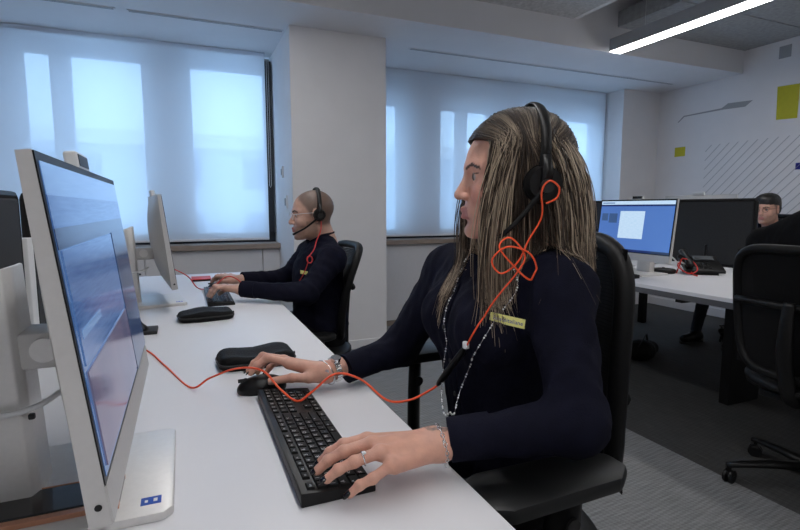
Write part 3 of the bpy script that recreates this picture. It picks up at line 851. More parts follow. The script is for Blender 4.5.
pk = thing('speaker_puck', (2.86, 2.33, T), 'round flat black speaker puck on the second desk', 'speaker')
mk('body', lathe([(0.066, 0), (0.075, 0.004), (0.075, 0.020), (0.068, 0.027), (0.03, 0.0285)], (2.86, 2.33, T), 36), M_BLACK, pk, 'auto')
mk('top_plate', lathe([(0.045, 0.0278), (0.040, 0.031), (0.012, 0.0315)], (2.86, 2.33, T), 28), M_MATTEBLACK, pk, 'auto')
mk('button', lathe([(0.010, 0.0315), (0.009, 0.036), (0.006, 0.037)], (2.86, 2.33, T), 16), M_BLACK, pk, 'auto')
def cable(name, pts, r, m, label, n=8, group=None):
    o = mk(name, tube(catmull(pts, n), r, 8), m, None, True)
    return tag(o, label, 'cable', group)
cable('headset_cable', [(2.88, 2.25, T + 0.006), (2.90, 2.245, T + 0.06), (2.92, 2.24, T + 0.10), (2.97, 2.20, T + 0.075), (2.95, 2.16, T + 0.03), (2.90, 2.18, T + 0.012), (2.88, 2.24, T + 0.05), (2.93, 2.26, T + 0.075), (2.96, 2.22, T + 0.045), (2.92, 2.17, T + 0.010), (2.90, 2.12, T + 0.004)], 0.004, M_RED, 'looped red headset cable beside the desk phone')
cable('white_cable', [(2.815, 2.53, T + 0.005), (2.83, 2.45, T + 0.02), (2.85, 2.38, T + 0.060), (2.90, 2.28, T + 0.075), (2.97, 2.24, T + 0.055), (3.0, 2.30, T + 0.006)], 0.0045, M_WHITEPL, 'looped white cable beside the round speaker puck')
ct = thing('cup', (2.84, 2.56, T), 'small crumpled white charger plug behind the speaker puck', 'plug')
mk('body', box((2.84, 2.56, T + 0.0142), (0.05, 0.028, 0.028), 0.006, rot=Matrix.Rotation(0.4, 3, 'Z')), M_WHITEPL, ct, 'auto')
mk('pin', cyl((2.87, 2.575, T + 0.014), (2.89, 2.585, T + 0.014), 0.003, n=8), M_STEEL, ct)
ct.name = 'charger_plug'
ORG['charger_plug'] = Vector((2.84, 2.56, T))
# pen holder-like dark stub against divider
st = thing('desk_microphone', (3.29, 2.36, T), 'thin black desk microphone standing against the dark divider', 'microphone')
mk('foot', lathe([(0.022, 0), (0.022, 0.008), (0.012, 0.012)], (3.29, 2.36, T), 18), M_BLACK, st, 'auto')
mk('stem', cyl((3.29, 2.36, T + 0.012), (3.29, 2.36, T + 0.17), 0.007, 0.008, n=12), M_BLACK, st, 'auto')

# ================================================================== OFFICE CHAIRS
CASTOR = {}
def chair(label, loc, rot=0.0, arms=((-0.29, 0.70), (0.29, 0.70)), back=((0.17, 0.55), (0.16, 0.80), (0.19, 1.08)), hw=0.235, arm_x=(-0.23, 0.03), base_rot=0.3, arm_w=0.05):
    """faces -X in local space; back: (x, z) profile from bottom to top"""
    t = local_thing('office_chair', label, 'chair', 'black mesh office chairs')
    seat = surf([ell((x, y, 0.455), (0.15, 0.15, 0.045), k=0.05) for x in (-0.13, 0.02) for y in (-0.10, 0.10)] + [ell((-0.05, 0, 0.45), (0.26, 0.25, 0.045), k=0.03)], 0.009)
    arr('seat', seat[0], seat[1], M_CHAIR, t)
    mk('seat_plate', span(-0.2, 0.14, -0.14, 0.14, 0.385, 0.412, 0.008), M_BLACK, t, 'auto')
    # back frame: loop following the profile
    prof = catmull([(b[0], 0, b[1]) for b in back], 8)
    def bx(z): return float(np.interp(z, [p[2] for p in prof], [p[0] for p in prof]))
    z0, z1 = back[0][1], back[-1][1]
    loop = []
    for a in np.linspace(0, 2 * PI, 56, endpoint=False):
        cy = math.copysign(abs(math.cos(a)) ** 0.42, math.cos(a)); cz = math.copysign(abs(math.sin(a)) ** 0.42, math.sin(a))
        z = (z0 + z1) / 2 + cz * (z1 - z0) / 2
        y = cy * hw * (0.86 + 0.14 * min(1, max(0, (z - z0) / 0.25)))
        loop.append((bx(z) - 0.035 * (y / hw) ** 2, y, z))
    mk('back_frame', tube(loop, 0.019, 10, closed=True), M_CHAIR, t, True)
    # woven mesh
    b = bmesh.new(); pitch = 0.0075
    def strip(p, q_side, w):
        A = [b.verts.new(Vector(x) - q_side * w) for x in p]; B = [b.verts.new(Vector(x) + q_side * w) for x in p]
        for i in range(len(p) - 1): b.faces.new((A[i], A[i + 1], B[i + 1], B[i]))
    nz = int((z1 - z0 - 0.03) / pitch)
    for i in range(nz):
        z = z0 + 0.015 + i * pitch
        strip([(bx(z) - 0.035 * u * u, u * hw * 0.97, z) for u in np.linspace(-1, 1, 9)], Vector((0, 0, 1)), 0.0031)
    ny = int(2 * hw * 0.94 / pitch)
    for i in range(ny):
        y = -hw * 0.94 + i * pitch
        strip([(bx(z) - 0.035 * (y / hw) ** 2 + 0.0012, y, z) for z in np.linspace(z0 + 0.012, z1 - 0.012, 10)], Vector((0, 1, 0)), 0.0031)
    me = mk('back_mesh', b, M_CHAIR, t); me['kind'] = 'stuff'
    # spine and lumbar
    mk('spine', tube(catmull([(0.05, 0, 0.40), (0.17, 0, 0.41), (bx(0.62) + 0.05, 0, 0.60), (bx(0.8) + 0.035, 0, 0.80)], 8), [0.028, 0.032, 0.03, 0.022], 10, flat=0.6), M_BLACK, t, True)
    mk('lumbar_bar', tube([(bx(0.78) - 0.03 * (y / hw) ** 2 + 0.022, y, 0.78) for y in np.linspace(-hw * .95, hw * .95, 9)], 0.014, 8), M_BLACK, t, True)
    for (ay, az) in arms:
        s = 1 if ay > 0 else -1
        poly = [(arm_x[0], ay - arm_w * 0.75), (arm_x[0] + 0.03, ay - arm_w), (arm_x[1] - 0.04, ay - arm_w * 0.9), (arm_x[1], ay - arm_w * 0.4), (arm_x[1], ay + arm_w * 0.4), (arm_x[1] - 0.04, ay + arm_w * 0.9), (arm_x[0] + 0.03, ay + arm_w), (arm_x[0], ay + arm_w * 0.75)]
        mk('armrest', prism(poly, az - 0.028, az, bevel=0.009), M_ARMPAD, t, 'auto')
        mx = (arm_x[0] + arm_x[1]) / 2 + 0.03
        pst = mk('arm_post', tube(catmull([(0.0, s * 0.12, 0.395), (0.02, s * 0.24, 0.40), (mx, ay - s * 0.012, 0.47), (mx, ay, az - 0.026)], 6), [0.022, 0.024, 0.03, 0.028], 10, flat=0.55), M_BLACK, t, True)
        mk('adjuster_button', cyl((mx, ay - 0.019, az - 0.085), (mx, ay - 0.024, az - 0.085), 0.013, n=16), M_MATTEBLACK, pst, 'auto')
    mk('gas_cylinder', cyl((-0.02, 0, 0.10), (-0.02, 0, 0.39), 0.026, n=20), M_BLACK, t, 'auto')
    mk('hub', lathe([(0.045, 0.075), (0.05, 0.09), (0.045, 0.125), (0.03, 0.14)], (-0.02, 0, 0), 20), M_BLACK, t, 'auto')
    if 'c' not in CASTOR:
        w = bmesh.new()
        for s in (-1, 1): cyl((0, s * 0.016, 0.028), (0, s * 0.006, 0.028), 0.028, n=20, bm=w)
        box((0, 0, 0.040), (0.036, 0.036, 0.028), 0.008, bm=w); cyl((0, 0, 0.05), (0, 0, 0.075), 0.007, n=10, bm=w)
        me = bpy.data.meshes.new('castor'); w.to_mesh(me); w.free(); CASTOR['c'] = me
    for k in range(5):
        a = base_rot + k * 2 * PI / 5
        c, s = math.cos(a), math.sin(a)
        mk('base_leg', tube([(-0.02 + c * r, s * r, z) for r, z in ((0.03, 0.105), (0.15, 0.098), (0.26, 0.084), (0.315, 0.074))], [0.026, 0.022, 0.017, 0.015], 10, flat=0.75), M_BLACK, t, True)
        cs = link('castor', CASTOR['c'], M_BLACK, t); cs.location = (-0.02 + c * 0.30, s * 0.30, 0); cs.rotation_euler = (0, 0, a + 0.8)
    t.location = loc; t.rotation_euler = (0, 0, rot)
    return t
chair('black mesh office chair the woman sits on', (0.625, 0.92, 0), 0.0, arms=((-0.305, 0.722), (0.285, 0.775)), back=((0.185, 0.575), (0.150, 0.80), (0.165, 1.085)), arm_x=(-0.238, 0.045), arm_w=0.058)
chair('black mesh office chair the man sits on', (0.555, 2.46, 0), 0.0, arms=((-0.27, 0.585), (0.27, 0.585)), back=((0.135, 0.52), (0.150, 0.72), (0.235, 0.965)), hw=0.225, arm_x=(-0.16, 0.06))
chair('black mesh office chair on dark carpet with the person facing away', (2.29, 1.13, 0), PI, arms=((-0.27, 0.69), (0.27, 0.69)), back=((0.19, 0.50), (0.20, 0.78), (0.24, 0.995)), base_rot=-0.62 - 0.02)
chair('black office chair at the far side of the second desk', (4.52, 2.72, 0), 0.0, arms=((-0.27, 0.66), (0.27, 0.66)))

# ================================================================== PEOPLE
def unit(v): v = np.array(v, float); return v / np.linalg.norm(v)
class Frame:
    """head frame: f forward, l to the person's left, u up"""
    def __init__(s, c, yaw_vec, pitch=0.0, roll=0.0, size=1.0):
        F = unit((yaw_vec[0], yaw_vec[1], 0)); U = np.array((0, 0, 1.0)); L = np.cross(U, F)
        cp, sp = math.cos(pitch), math.sin(pitch)
        F, U = F * cp - U * sp, U * cp + F * sp          # positive pitch looks down
        cr, sr = math.cos(roll), math.sin(roll)
        L, U = L * cr + U * sr, U * cr - L * sr
        s.c = np.array(c, float); s.F, s.L, s.U = F, L, U; s.R = np.stack([F, L, U], 1); s.s = size
    def w(s, p): return s.c + s.R @ (np.array(p, float) * s.s)
    def loc(s, P): return ((P - s.c) @ s.R) / s.s

def head_prims(fr, female):
    S = fr.s
    def E(c, r, k=0.02, op='u'): return ell(fr.w(c), np.array(r if hasattr(r, '__len__') else (r, r, r)) * S, fr.R, k * S, op)
    def C(a, b, ra, rb, k=0.012, op='u'): return cap(fr.w(a), fr.w(b), ra * S, rb * S, k * S, op)
    j = 0.92 if female else 1.0
    P = [E((-.014, 0, .034), (.095, .076, .083)),
         E((.028, 0, .010), (.062, .064, .075), .03),
         E((.030, 0, -.045), (.056, .055 * j, .062), .03),
         E((.040, 0, -.078), (.044, .043 * j, .034), .02),
         C((.085, -.007, -.099), (.085, .007, -.099), .0145, .0145, .022),
         C((-.005, .052 * j, -.062), (.062, .018, -.096), .014, .013, .02), C((-.005, -.052 * j, -.062), (.062, -.018, -.096), .014, .013, .02)]
    for y in (-1, 1):
        P += [E((.060, y * .040, -.028), (.026, .022, .022), .022),
              C((.083, y * .010, .024), (.070, y * .046, .024), .008 if female else .010, .007, .014),
              E((.091, y * .030, .006), (.013, .017, .012), .012, 's'),
              E((.0735, y * .031, .005), .0135, .004),
              E((.0885, y * .031, .0035), (.006, .0130, .0034 if female else .0042), .002, 's'),
              E((.072, y * .024, -.062), (.020, .016, .018), .016)]
    P += [C((.084, 0, .016), (.107, 0, -.024), .0062, .0092 if female else .0105, .012),
          E((.108, 0, -.028), (.009, .0095, .008), .006),
          E((.097, .0105, -.031), (.009, .0065, .0065), .006), E((.097, -.0105, -.031), (.009, .0065, .0065), .006),
          E((.100, .005, -.039), (.006, .003, .004), .002, 's'), E((.100, -.005, -.039), (.006, .003, .004), .002, 's'),
          E((.086, 0, -.058), (.0125, .026, .020), .010),
          C((.0935, -.016, -.0600), (.1005, 0, -.0555), .0040, .0054, .005), C((.0935, .016, -.0600), (.1005, 0, -.0555), .0040, .0054, .005),
          C((.0925, -.014, -.0690), (.0985, 0, -.0690), .0045, .0064, .005), C((.0925, .014, -.0690), (.0985, 0, -.0690), .0045, .0064, .005),
          C((.1055, -.022, -.0630), (.1055, .022, -.0630), .0012, .0012, .002, 's'),
          C((.101, -.012, -.0815), (.101, .012, -.0815), .005, .005, .008, 's')]
    for y in (-1, 1):
        P += [E((-.004, y * .076, -.004), (.017, .0085, .030), .006), E((-.008, y * .084, -.002), (.010, .004, .019), .004, 's'), E((.000, y * .078, -.030), (.008, .006, .010), .006)]
    P += [cap(fr.w((-.022, 0, -.050)), fr.w((-.048, 0, -.150)), .054 * S * (0.86 if female else 1.06), .056 * S * (0.86 if female else 1.08), .03)]
    return P

def finger_prims(chain, r0, r1):
    pr = []
    n = len(chain)
    for i in range(n - 1):
        a = r0 + (r1 - r0) * i / (n - 1); b = r0 + (r1 - r0) * (i + 1) / (n - 1)
        pr.append(cap(chain[i], chain[i + 1], a, b, 0.0035))
        if 0 < i: pr.append(ell(chain[i], (a * 1.10,) * 3, k=0.003))
    return pr
def with_dip(c):
    m, p, t = [np.array(x, float) for x in c]
    d = p * 0.42 + t * 0.58 + np.array((0, 0, 0.0035))
    return [m, p, d, t]
def hand_prims(wrist, fore, fingers, thumb, s=1.0):
    """fingers: index..pinky as (mcp, pip, tip); thumb: list of points"""
    w = np.array(wrist, float); pr = []
    mc = [np.array(f[0], float) for f in fingers]
    side = unit(mc[0] - mc[3])
    pr.append(ell(w, (0.024 * s, 0.024 * s, 0.019 * s), k=0.014))
    pr.append(cap(w, fore, 0.0225 * s, 0.0235 * s, 0.012))
    pr.append(cap(w + side * 0.010, w - side * 0.010, 0.019 * s, 0.018 * s, 0.012))
    for i, m in enumerate(mc):
        st = w + side * (0.012 - 0.008 * i)
        pr.append(cap(st, m * 0.93 + st * 0.07 - np.array((0, 0, 0.003)), 0.0165 * s, 0.0118 * s, 0.012))
        pr.append(ell(m + np.array((0, 0, -0.001)), (0.0108 * s,) * 3, k=0.008))
    # thenar mass
    t = [np.array(p, float) for p in thumb]
    pr.append(cap(w + side * 0.012 - np.array((0, 0, .004)), t[1], 0.018 * s, 0.0125 * s, 0.014))
    pr += finger_prims(t[1:], 0.0112 * s, 0.0082 * s)
    rr = ((.0092, .0068), (.0095, .0070), (.0090, .0067), (.0080, .0060))
    for f, (a, b) in zip(fingers, rr): pr += finger_prims(with_dip(f), a * s, b * s)
    return pr
def auto_hand(wrist, d, left, z_tip, s=1.0):
    """relaxed typing hand: d = pointing direction (xy), fingers land at z_tip"""
    d = unit((d[0], d[1], 0)); lat = np.cross((0, 0, 1), d)      # to the left of the pointing direction
    ts = -1 if left else 1                                       # left hand: thumb lies to the right
    w = np.array(wrist, float); F = []
    for off, ln in ((.027, .092), (.008, .097), (-.012, .092), (-.030, .082)):
        m = w + d * ln * s * .92 + lat * off * ts * s + np.array((0, 0, .016))
        p = m + d * .036 * s + lat * off * .12 * ts + np.array((0, 0, .002))
        t = p + d * .030 * s; t[2] = z_tip
        F.append((m, p, t))
    T_ = [w, w + d * .040 * s + lat * .038 * ts * s + np.array((0, 0, -.004)), w + d * .075 * s + lat * .050 * ts * s + np.array((0, 0, -.004)), w + d * .104 * s + lat * .048 * ts * s]
    T_[-1][2] = z_tip
    return F, T_

def mirror_join(parts):
    V = []; F = []; n = 0
    for v, f in parts:
        V.append(v); F.append(f + n); n += len(v)
    return np.concatenate(V), np.concatenate(F)

def noise3(P, f, seed):
    r = np.random.default_rng(seed); o = 0
    for i in range(6):
        d = r.normal(size=3) * f; o = o + np.sin(P @ d + r.uniform(0, 6.28))
    return o / 6

def build_person(name, label, J, female=False, vox=(0.003, 0.003, 0.007), skin=(0.60, 0.34, 0.25), top_mat=None, trousers=None, paint=None, top_k=1.0, group=None, top_name='polo_shirt'):
    fr = J['head']; s = J['s']                      # s = facing sign along X
    t = thing(name, J['base'], label, 'person', group)
    # ---- clothing: top
    sh_l, sh_r = np.array(J['sh'][0]), np.array(J['sh'][1]); ch = np.array(J['chest']); be = np.array(J['belly']); pe = np.array(J['pelvis']); nk = np.array(J['neck'])
    dy = abs(sh_l[1] - sh_r[1]) / 2
    q = top_k
    top = [ell(ch, (.112 * q, dy * .86, .155), k=.05), ell(be, (.108 * q, dy * .80, .15), k=.08), ell(pe + (0, 0, .04), (.125 * q, dy * .90, .11), k=.06),
           cap(sh_l + (0, 0, -.004), nk + (s * -.01, np.sign(sh_l[1] - nk[1]) * .03, .0), .056, .048, .05), cap(sh_r + (0, 0, -.004), nk + (s * -.01, np.sign(sh_r[1] - nk[1]) * .03, .0), .056, .048, .05),
           ell((ch + nk) / 2 + (-s * .02, 0, 0.0), (.088, dy * .80, .10), k=.05)]
    if female:
        for e in (-1, 1): top.append(ell(ch + (s * .070, e * .070, .012), (.062, .066, .066), k=.045))
    arms = []
    for i in (0, 1):
        a = np.array(J['sh'][i]); e = np.array(J['el'][i]); w = np.array(J['cuff'][i])
        k = J.get('arm', 1.0)
        arms += [cap(a, e, .060 * k, .047 * k, .035), cap(e, w, .046 * k, .035 * k, .03)]
    top += arms
    cut = J.get('cutz')
    neck_cut = cap(nk + (0, 0, .035) + np.array((s * .025, 0, 0)), nk + (0, 0, .12), .050, .07, .008, 's')
    fd = folds(J.get('seed', 1), 0.0036, 22)
    top_all = top + [neck_cut]
    V, F = surf(top_all, vox[2], fd)
    arr(top_name, V, F, top_mat or M_NAVY, t)
    # cuffs
    for i in (0, 1):
        e = np.array(J['el'][i]); w = np.array(J['cuff'][i]); d = unit(w - e); k = J.get('arm', 1.0)
        mk('cuff', cyl(w - d * .030 + d * .012 * 0, w + d * .036 * k + d * 0.002, .0385 * k, .0365 * k, n=32), top_mat or M_NAVY, t, 'auto')
    # collar
    pts = []
    for a in np.linspace(0.5, 2 * PI - 0.5, 26):
        f_, l_ = math.cos(a), math.sin(a)
        pts.append(nk + np.array((s * (.060 * f_ + .004), .063 * l_, .030 - .030 * max(0, f_) + .008 * max(0, -f_))))
    mk('collar', tube(pts, [0.008, 0.019, 0.021, 0.021, 0.021, 0.019, 0.008], 10, flat=0.40), top_mat or M_NAVY, t, True)
    # ---- trousers and shoes
    leg = [ell(pe + (0, 0, -.02), (.13, dy * .92, .09), k=.05)]
    for i in (0, 1):
        h = np.array(J['hip'][i]); kn = np.array(J['knee'][i]); an = np.array(J['ankle'][i])
        leg += [cap(h, kn, .078, .058, .04), cap(kn, an + (0, 0, .02), .056, .042, .03)]
    V, F = surf(leg, 0.011, folds(9, 0.002, 20))
    arr('trousers', V, F, trousers or M_BLACKCLOTH, t)
    for i in (0, 1):
        an = np.array(J['ankle'][i]); d = J.get('toe', (s, 0, 0)); d = np.array(d, float)
        sp = [cap(an + (0, 0, -.035) - d * .03, an + (0, 0, -.045) + d * .14, .042, .034, .03), cap(an + (0, 0, .0), an + (0, 0, -.04), .043, .045, .03)]
        zf = an[2] - .09 + 0.006
        sp.append(ell((an[0], an[1], zf - .5), (1.5, 1.5, .5), k=.004, op='s'))
        V, F = surf(sp, 0.007); sh = arr('shoe', V, F, M_BLACK, t)
        mk('sole', prism([(an[0] + d[0] * u - d[1] * v, an[1] + d[1] * u + d[0] * v) for u, v in ((-.065, -.03), (-.065, .03), (.05, .042), (.15, .036), (.178, 0), (.15, -.036), (.05, -.042))], zf - .006, zf + .010, bevel=.003), M_MATTEBLACK, sh)
    # ---- body: head, hands and the trunk beneath the clothes, one mesh
    hp = head_prims(fr, female)
    parts = [surf(hp, vox[0])]
    hands = []
    for i in (0, 1):
        fi, th = J['hand'][i]
        e = np.array(J['el'][i]); w = np.array(J['wrist'][i])
        fore = w + unit(e - w) * .075
        pr = hand_prims(w, fore, fi, th, J.get('hs', 1.0)); hands.append(pr)
        parts.append(surf(pr, vox[1]))
    core = [ell(ch, (.09 * q, dy * .72, .14), k=.05), ell(be, (.09 * q, dy * .66, .14), k=.06), ell(pe, (.10, dy * .75, .09), k=.05), cap(nk + (0, 0, -.03), fr.w((-.04, 0, -.10)), .044, .044, .03),
            cap(sh_l, sh_r, .038, .038, .04)]
    for i in (0, 1):
        core += [cap(J['sh'][i], J['el'][i], .042, .032, .03), cap(J['el'][i], J['wrist'][i], .032, .021, .02)]
        core += [cap(J['hip'][i], J['knee'][i], .062, .045, .03), cap(J['knee'][i], J['ankle'][i], .044, .032, .03)]
    parts.append(surf(core, 0.011))
    V, F = mirror_join(parts)
    col = np.tile(np.array(skin), (len(V), 1))
    col *= (1 + 0.05 * noise3(V, 60, 4))[:, None]
    if paint: col = paint(V, col, fr)
    body = arr('body', V, F, M_SKIN, t, True, col)
    # eyes
    for y in (-1, 1):
        b = bmesh.new(); bmesh.ops.create_uvsphere(b, u_segments=20, v_segments=14, radius=.0127 * fr.s)
        c = fr.w((.0745, y * .031, .005))
        Vv = np.array([v.co[:] for v in b.verts]) + c; fs = [[v.index for v in f.verts] for f in b.faces]; b.free()
        lo = fr.loc(Vv) - np.array((.0745, y * .031, .005)); r = np.sqrt(lo[:, 1] ** 2 + lo[:, 2] ** 2)
        cc = np.tile(np.array((.42, .39, .38)), (len(Vv), 1)); m = (lo[:, 0] > 0)
        cc[m & (r < .0065)] = (.10, .07, .045); cc[m & (r < .003)] = (.01, .01, .01)
        arr('eye', Vv, fs, M_EYE, body, True, cc)
    return t, body, top_all, fd, hands, hp

def stick(P, prims, fd, off):
    P = np.array(P, float)
    for _ in range(8):
        D = sd_points(prims, P) + fd(P); e = 1e-3
        G = np.stack([sd_points(prims, P + np.eye(3)[i] * e) - sd_points(prims, P - np.eye(3)[i] * e) for i in range(3)], 1)
        G /= np.maximum(np.linalg.norm(G, axis=1), 1e-6)[:, None]
        P = P - G * np.clip(D - off, -.02, .02)[:, None]
    return P

def brow_lip(V, col, fr, brow, lip, brow_w=.0035):
    l = fr.loc(V)
    for y in (-1, 1):
        yy = l[:, 1] * y
        zc = .0225 + .006 * np.clip((yy - .012) / .02, 0, 1) - .008 * np.clip((yy - .034) / .016, 0, 1)
        m = (l[:, 0] > .055) & (yy > .011) & (yy < .052) & (np.abs(l[:, 2] - zc) < brow_w)
        col[m] = brow
        m2 = (l[:, 0] > .07) & (np.abs(yy - .031) < .0145) & (np.abs(l[:, 2] - .0105) < .0016)
        col[m2] = np.array(brow) * .6
    lipm = (l[:, 0] > .086) & (np.abs(l[:, 1]) < .021 - .3 * np.abs(l[:, 2] + .064)) & (l[:, 2] > -.0755) & (l[:, 2] < -.0515)
    col[lipm] = lip
    return col

# ------------------------------------------------------------------ headset
def headset(label, fr, side, cup_r=.031, boom_to=(.075, .045, -.105), lift=.0, both=True, band_f=-.018, group='headsets', cup_u=-.002):
    """side: +1 boom on the person's left"""
    t = thing('headset', tuple(fr.w((0, side * .09, 0))), label, 'headset', group)
    y0 = .090 + lift
    arc = []
    for a in np.linspace(-PI / 2 - .30, PI / 2 + .30, 34):
        arc.append(fr.w((band_f - .012 * math.cos(a), math.sin(a) * y0 * (1 if abs(a) < PI / 2 else .995), .034 + math.cos(a) * (.089 + lift * .9))))
    mk('headband', tube(arc, .0105 * fr.s, 10, flat=.36), M_BLACK, t, True)
    for s_ in ((side, -side) if both else (side,)):
        c = np.array((band_f + .004, s_ * (y0 + .002), cup_u))
        n = fr.L * s_
        b = cyl(fr.w(c) - n * .010, fr.w(c) + n * .008, cup_r * fr.s, cup_r * .86 * fr.s, n=32)
        cup = mk('ear_cup', b, M_BLACK, t, 'auto')
        mk('ear_cushion', cyl(fr.w(c) - n * .022, fr.w(c) - n * .009, cup_r * .98 * fr.s, cup_r * 1.04 * fr.s, n=32), M_POUCH, cup, 'auto')
        mk('yoke', tube([fr.w(c + np.array((0, s_ * .0085, .0))), fr.w(c + np.array((-.002, s_ * .011, .022))), fr.w(c + np.array((-.004, s_ * .004, .050)))], [.011, .010, .008], 8, flat=.45), M_BLACK, t, True)
    p0 = np.array((band_f + .004, side * (y0 + .010), cup_u - .004))
    p3 = np.array(boom_to) * (1, side, 1)
    mid = (p0 + p3) / 2 + np.array((.004, side * .014, -.008))
    path = catmull([fr.w(p0), fr.w(mid), fr.w(p3)], 10)
    mk('microphone_boom', tube(path, [.0062, .0050, .0042, .0046, .0058], 10), M_BLACK, t, True)
    mk('boom_joint', cyl(fr.w(p0 - np.array((0, side * .004, 0))), fr.w(p0 + np.array((0, side * .008, 0))), .012 * fr.s, n=20), M_MATTEBLACK, t, 'auto')
    return t

# ------------------------------------------------------------------ the woman
FW = Frame((0.572, 0.800, 1.206), (-0.94, 0.34), pitch=0.06, size=0.955)
LH = [((.243, .703, .797), (.208, .707, .793), (.174, .714, .768)), ((.243, .679, .801), (.202, .685, .793), (.164, .692, .768)),
      ((.248, .655, .797), (.210, .659, .788), (.171, .665, .767)), ((.258, .634, .786), (.229, .633, .772), (.197, .640, .752))]
LT = [(.349, .672, .782), (.292, .712, .770), (.255, .735, .770), (.222, .742, .765)]
RH = [((.205, 1.140, .797), (.161, 1.152, .810), (.124, 1.149, .780)), ((.200, 1.163, .799), (.155, 1.176, .808), (.122, 1.173, .777)),
      ((.206, 1.184, .791), (.168, 1.198, .793), (.145, 1.199, .764)), ((.216, 1.203, .781), (.188, 1.216, .776), (.167, 1.218, .752))]
RT = [(.289, 1.115, .772), (.245, 1.100, .768), (.207, 1.102, .772), (.163, 1.118, .765)]
JW = dict(head=FW, s=-1, base=(0.62, 0.87, 0.0), chest=(.585, .862, .915), belly=(.612, .880, .735), pelvis=(.640, .895, .545), neck=(.588, .832, 1.052),
          sh=((.598, .692, 1.008), (.572, 1.030, 1.005)), el=((.555, .592, .812), (.490, 1.150, .797)), cuff=((.404, .658, .790), (.370, 1.122, .778)),
          wrist=((.349, .672, .782), (.289, 1.115, .772)), hip=((.63, .81, .54), (.63, .98, .54)), knee=((.20, .79, .555), (.20, 1.0, .555)), ankle=((.24, .79, .09), (.24, 1.0, .09)),
          hand=((LH, LT), (RH, RT)), seed=5, arm=.94)
def paint_woman(V, col, fr):
    col = brow_lip(V, col, fr, (.075, .045, .035), (.47, .20, .18), .0028)
    l = fr.loc(V)
    ch = np.exp(-(((l[:, 0] - .07) / .03) ** 2 + ((np.abs(l[:, 1]) - .042) / .022) ** 2 + ((l[:, 2] + .03) / .022) ** 2))
    col = col * (1 - .22 * ch[:, None] * np.array((0, 1, 1)))
    # floral tattoo on the left wrist
    for (cx, cy, cz, a, ln) in ((.345, .690, .800, .5, .011), (.358, .683, .803, 1.9, .010), (.352, .672, .806, 2.9, .010), (.362, .666, .804, .2, .011), (.340, .676, .804, 2.2, .008), (.368, .690, .797, 1.2, .010), (.372, .652, .797, .9, .010)):
        d = V - np.array((cx, cy, cz)); u = d[:, 0] * math.cos(a) + d[:, 1] * math.sin(a); v = -d[:, 0] * math.sin(a) + d[:, 1] * math.cos(a)
        r = np.sqrt((u / ln) ** 2 + (v / (ln * .5)) ** 2)
        m = (r < 1) & (V[:, 2] > .782) & (V[:, 0] > .32)
        col[m] = col[m] * .45 + np.array((.10, .10, .11)) * .45
    return col
woman, w_body, w_top, w_fd, w_hands, w_head = build_person('person', 'person with long streaked blonde hair and headset in dark navy polo shirt', JW, True, (0.0023, 0.0019, 0.0055), (.66, .355, .265), paint=paint_woman)

# black painted nails
def nail(p_dip, p_tip, lat, parent, w=.0052, ln=.0078):
    d = unit(np.array(p_tip, float) - np.array(p_dip, float)); lat = np.array(lat, float); lat = unit(lat - d * (lat @ d)); up = np.cross(d, lat)
    if up[2] < 0: up = -up
    c = np.array(p_tip, float) + d * .0030 + up * .0052
    b = bmesh.new(); bmesh.ops.create_uvsphere(b, u_segments=12, v_segments=8, radius=1)
    for v in b.verts:
        q = np.array(v.co[:]); q[0] = math.copysign(abs(q[0]) ** .7, q[0]); q[1] = math.copysign(abs(q[1]) ** .8, q[1])
        v.co = Vector(c + d * q[0] * ln + lat * q[1] * w + up * (q[2] * .0016 - .0014 * q[1] ** 2))
    mk('fingernail', b, M_NAIL, parent, True)
for hand, th in ((LH, LT), (RH, RT)):
    lat = unit(np.array(hand[0][0]) - np.array(hand[3][0]))
    for f in hand:
        ch_ = with_dip(f); nail(ch_[2], ch_[3], lat, w_body)
    nail(th[2], th[3], (0, 0.3, 1), w_body, .005, .0075)

# shirt placket, buttons, badge
pl = []
for i, z in enumerate(np.linspace(1.015, .70, 14)): pl.append((.47, .862 + .0 * i, z))
pl = stick(np.array(pl), w_top, w_fd, .001)
mk('placket', tube(pl, .012, 8, flat=.16), M_NAVY, woman, True)
for i in (1, 4, 7, 10): mk('button', cyl(pl[i] - np.array((.001, 0, 0)), pl[i] - np.array((.0045, 0, 0)), .0048, n=14), M_MATTEBLACK, woman, 'auto')
def badge(parent, prims, fd, c, u, v, W_, H_, text, mname=M_BADGE):
    """c centre, u reading direction, v up direction"""
    u = unit(u); v = np.array(v, float); v = unit(v - u * (v @ u))
    def patch(a, b, off):
        P = np.array([c + u * x + v * y for x, y in zip(a, b)])
        P0 = stick(np.array([c]), prims, fd, off)[0]
        return P + (P0 - c)
    n = np.cross(u, v)
    P0 = stick(np.array([c]), prims, fd, .0035)[0]
    R = Matrix((Vector(u), Vector(v), Vector(n))).transposed()
    bd_ = mk('name_badge', box(P0, (W_, H_, .0028), .0008, rot=R), mname, parent)
    if text:
        me = glyph(text, H_ * .62).copy()
        wid = max(p.co.x for p in me.vertices) - min(p.co.x for p in me.vertices)
        sc = W_ * .80 / wid
        for p in me.vertices: p.co = Vector(P0) + Vector(u) * (p.co.x * sc) + Vector(v) * (p.co.y * 1.0) + Vector(n) * .0018 - ORG[parent.name]
        link('badge_lettering', me, M_BLUEPRINT, bd_)
# outward normal of the chest there points to -x,-y : reading direction runs from far (+y,-x) to near
badge(woman, w_top, w_fd, np.array((.507, .712, .957)), (.76, -.64, -.17), (.10, -.10, 1), .064, .0165, 'Posteitaliane')

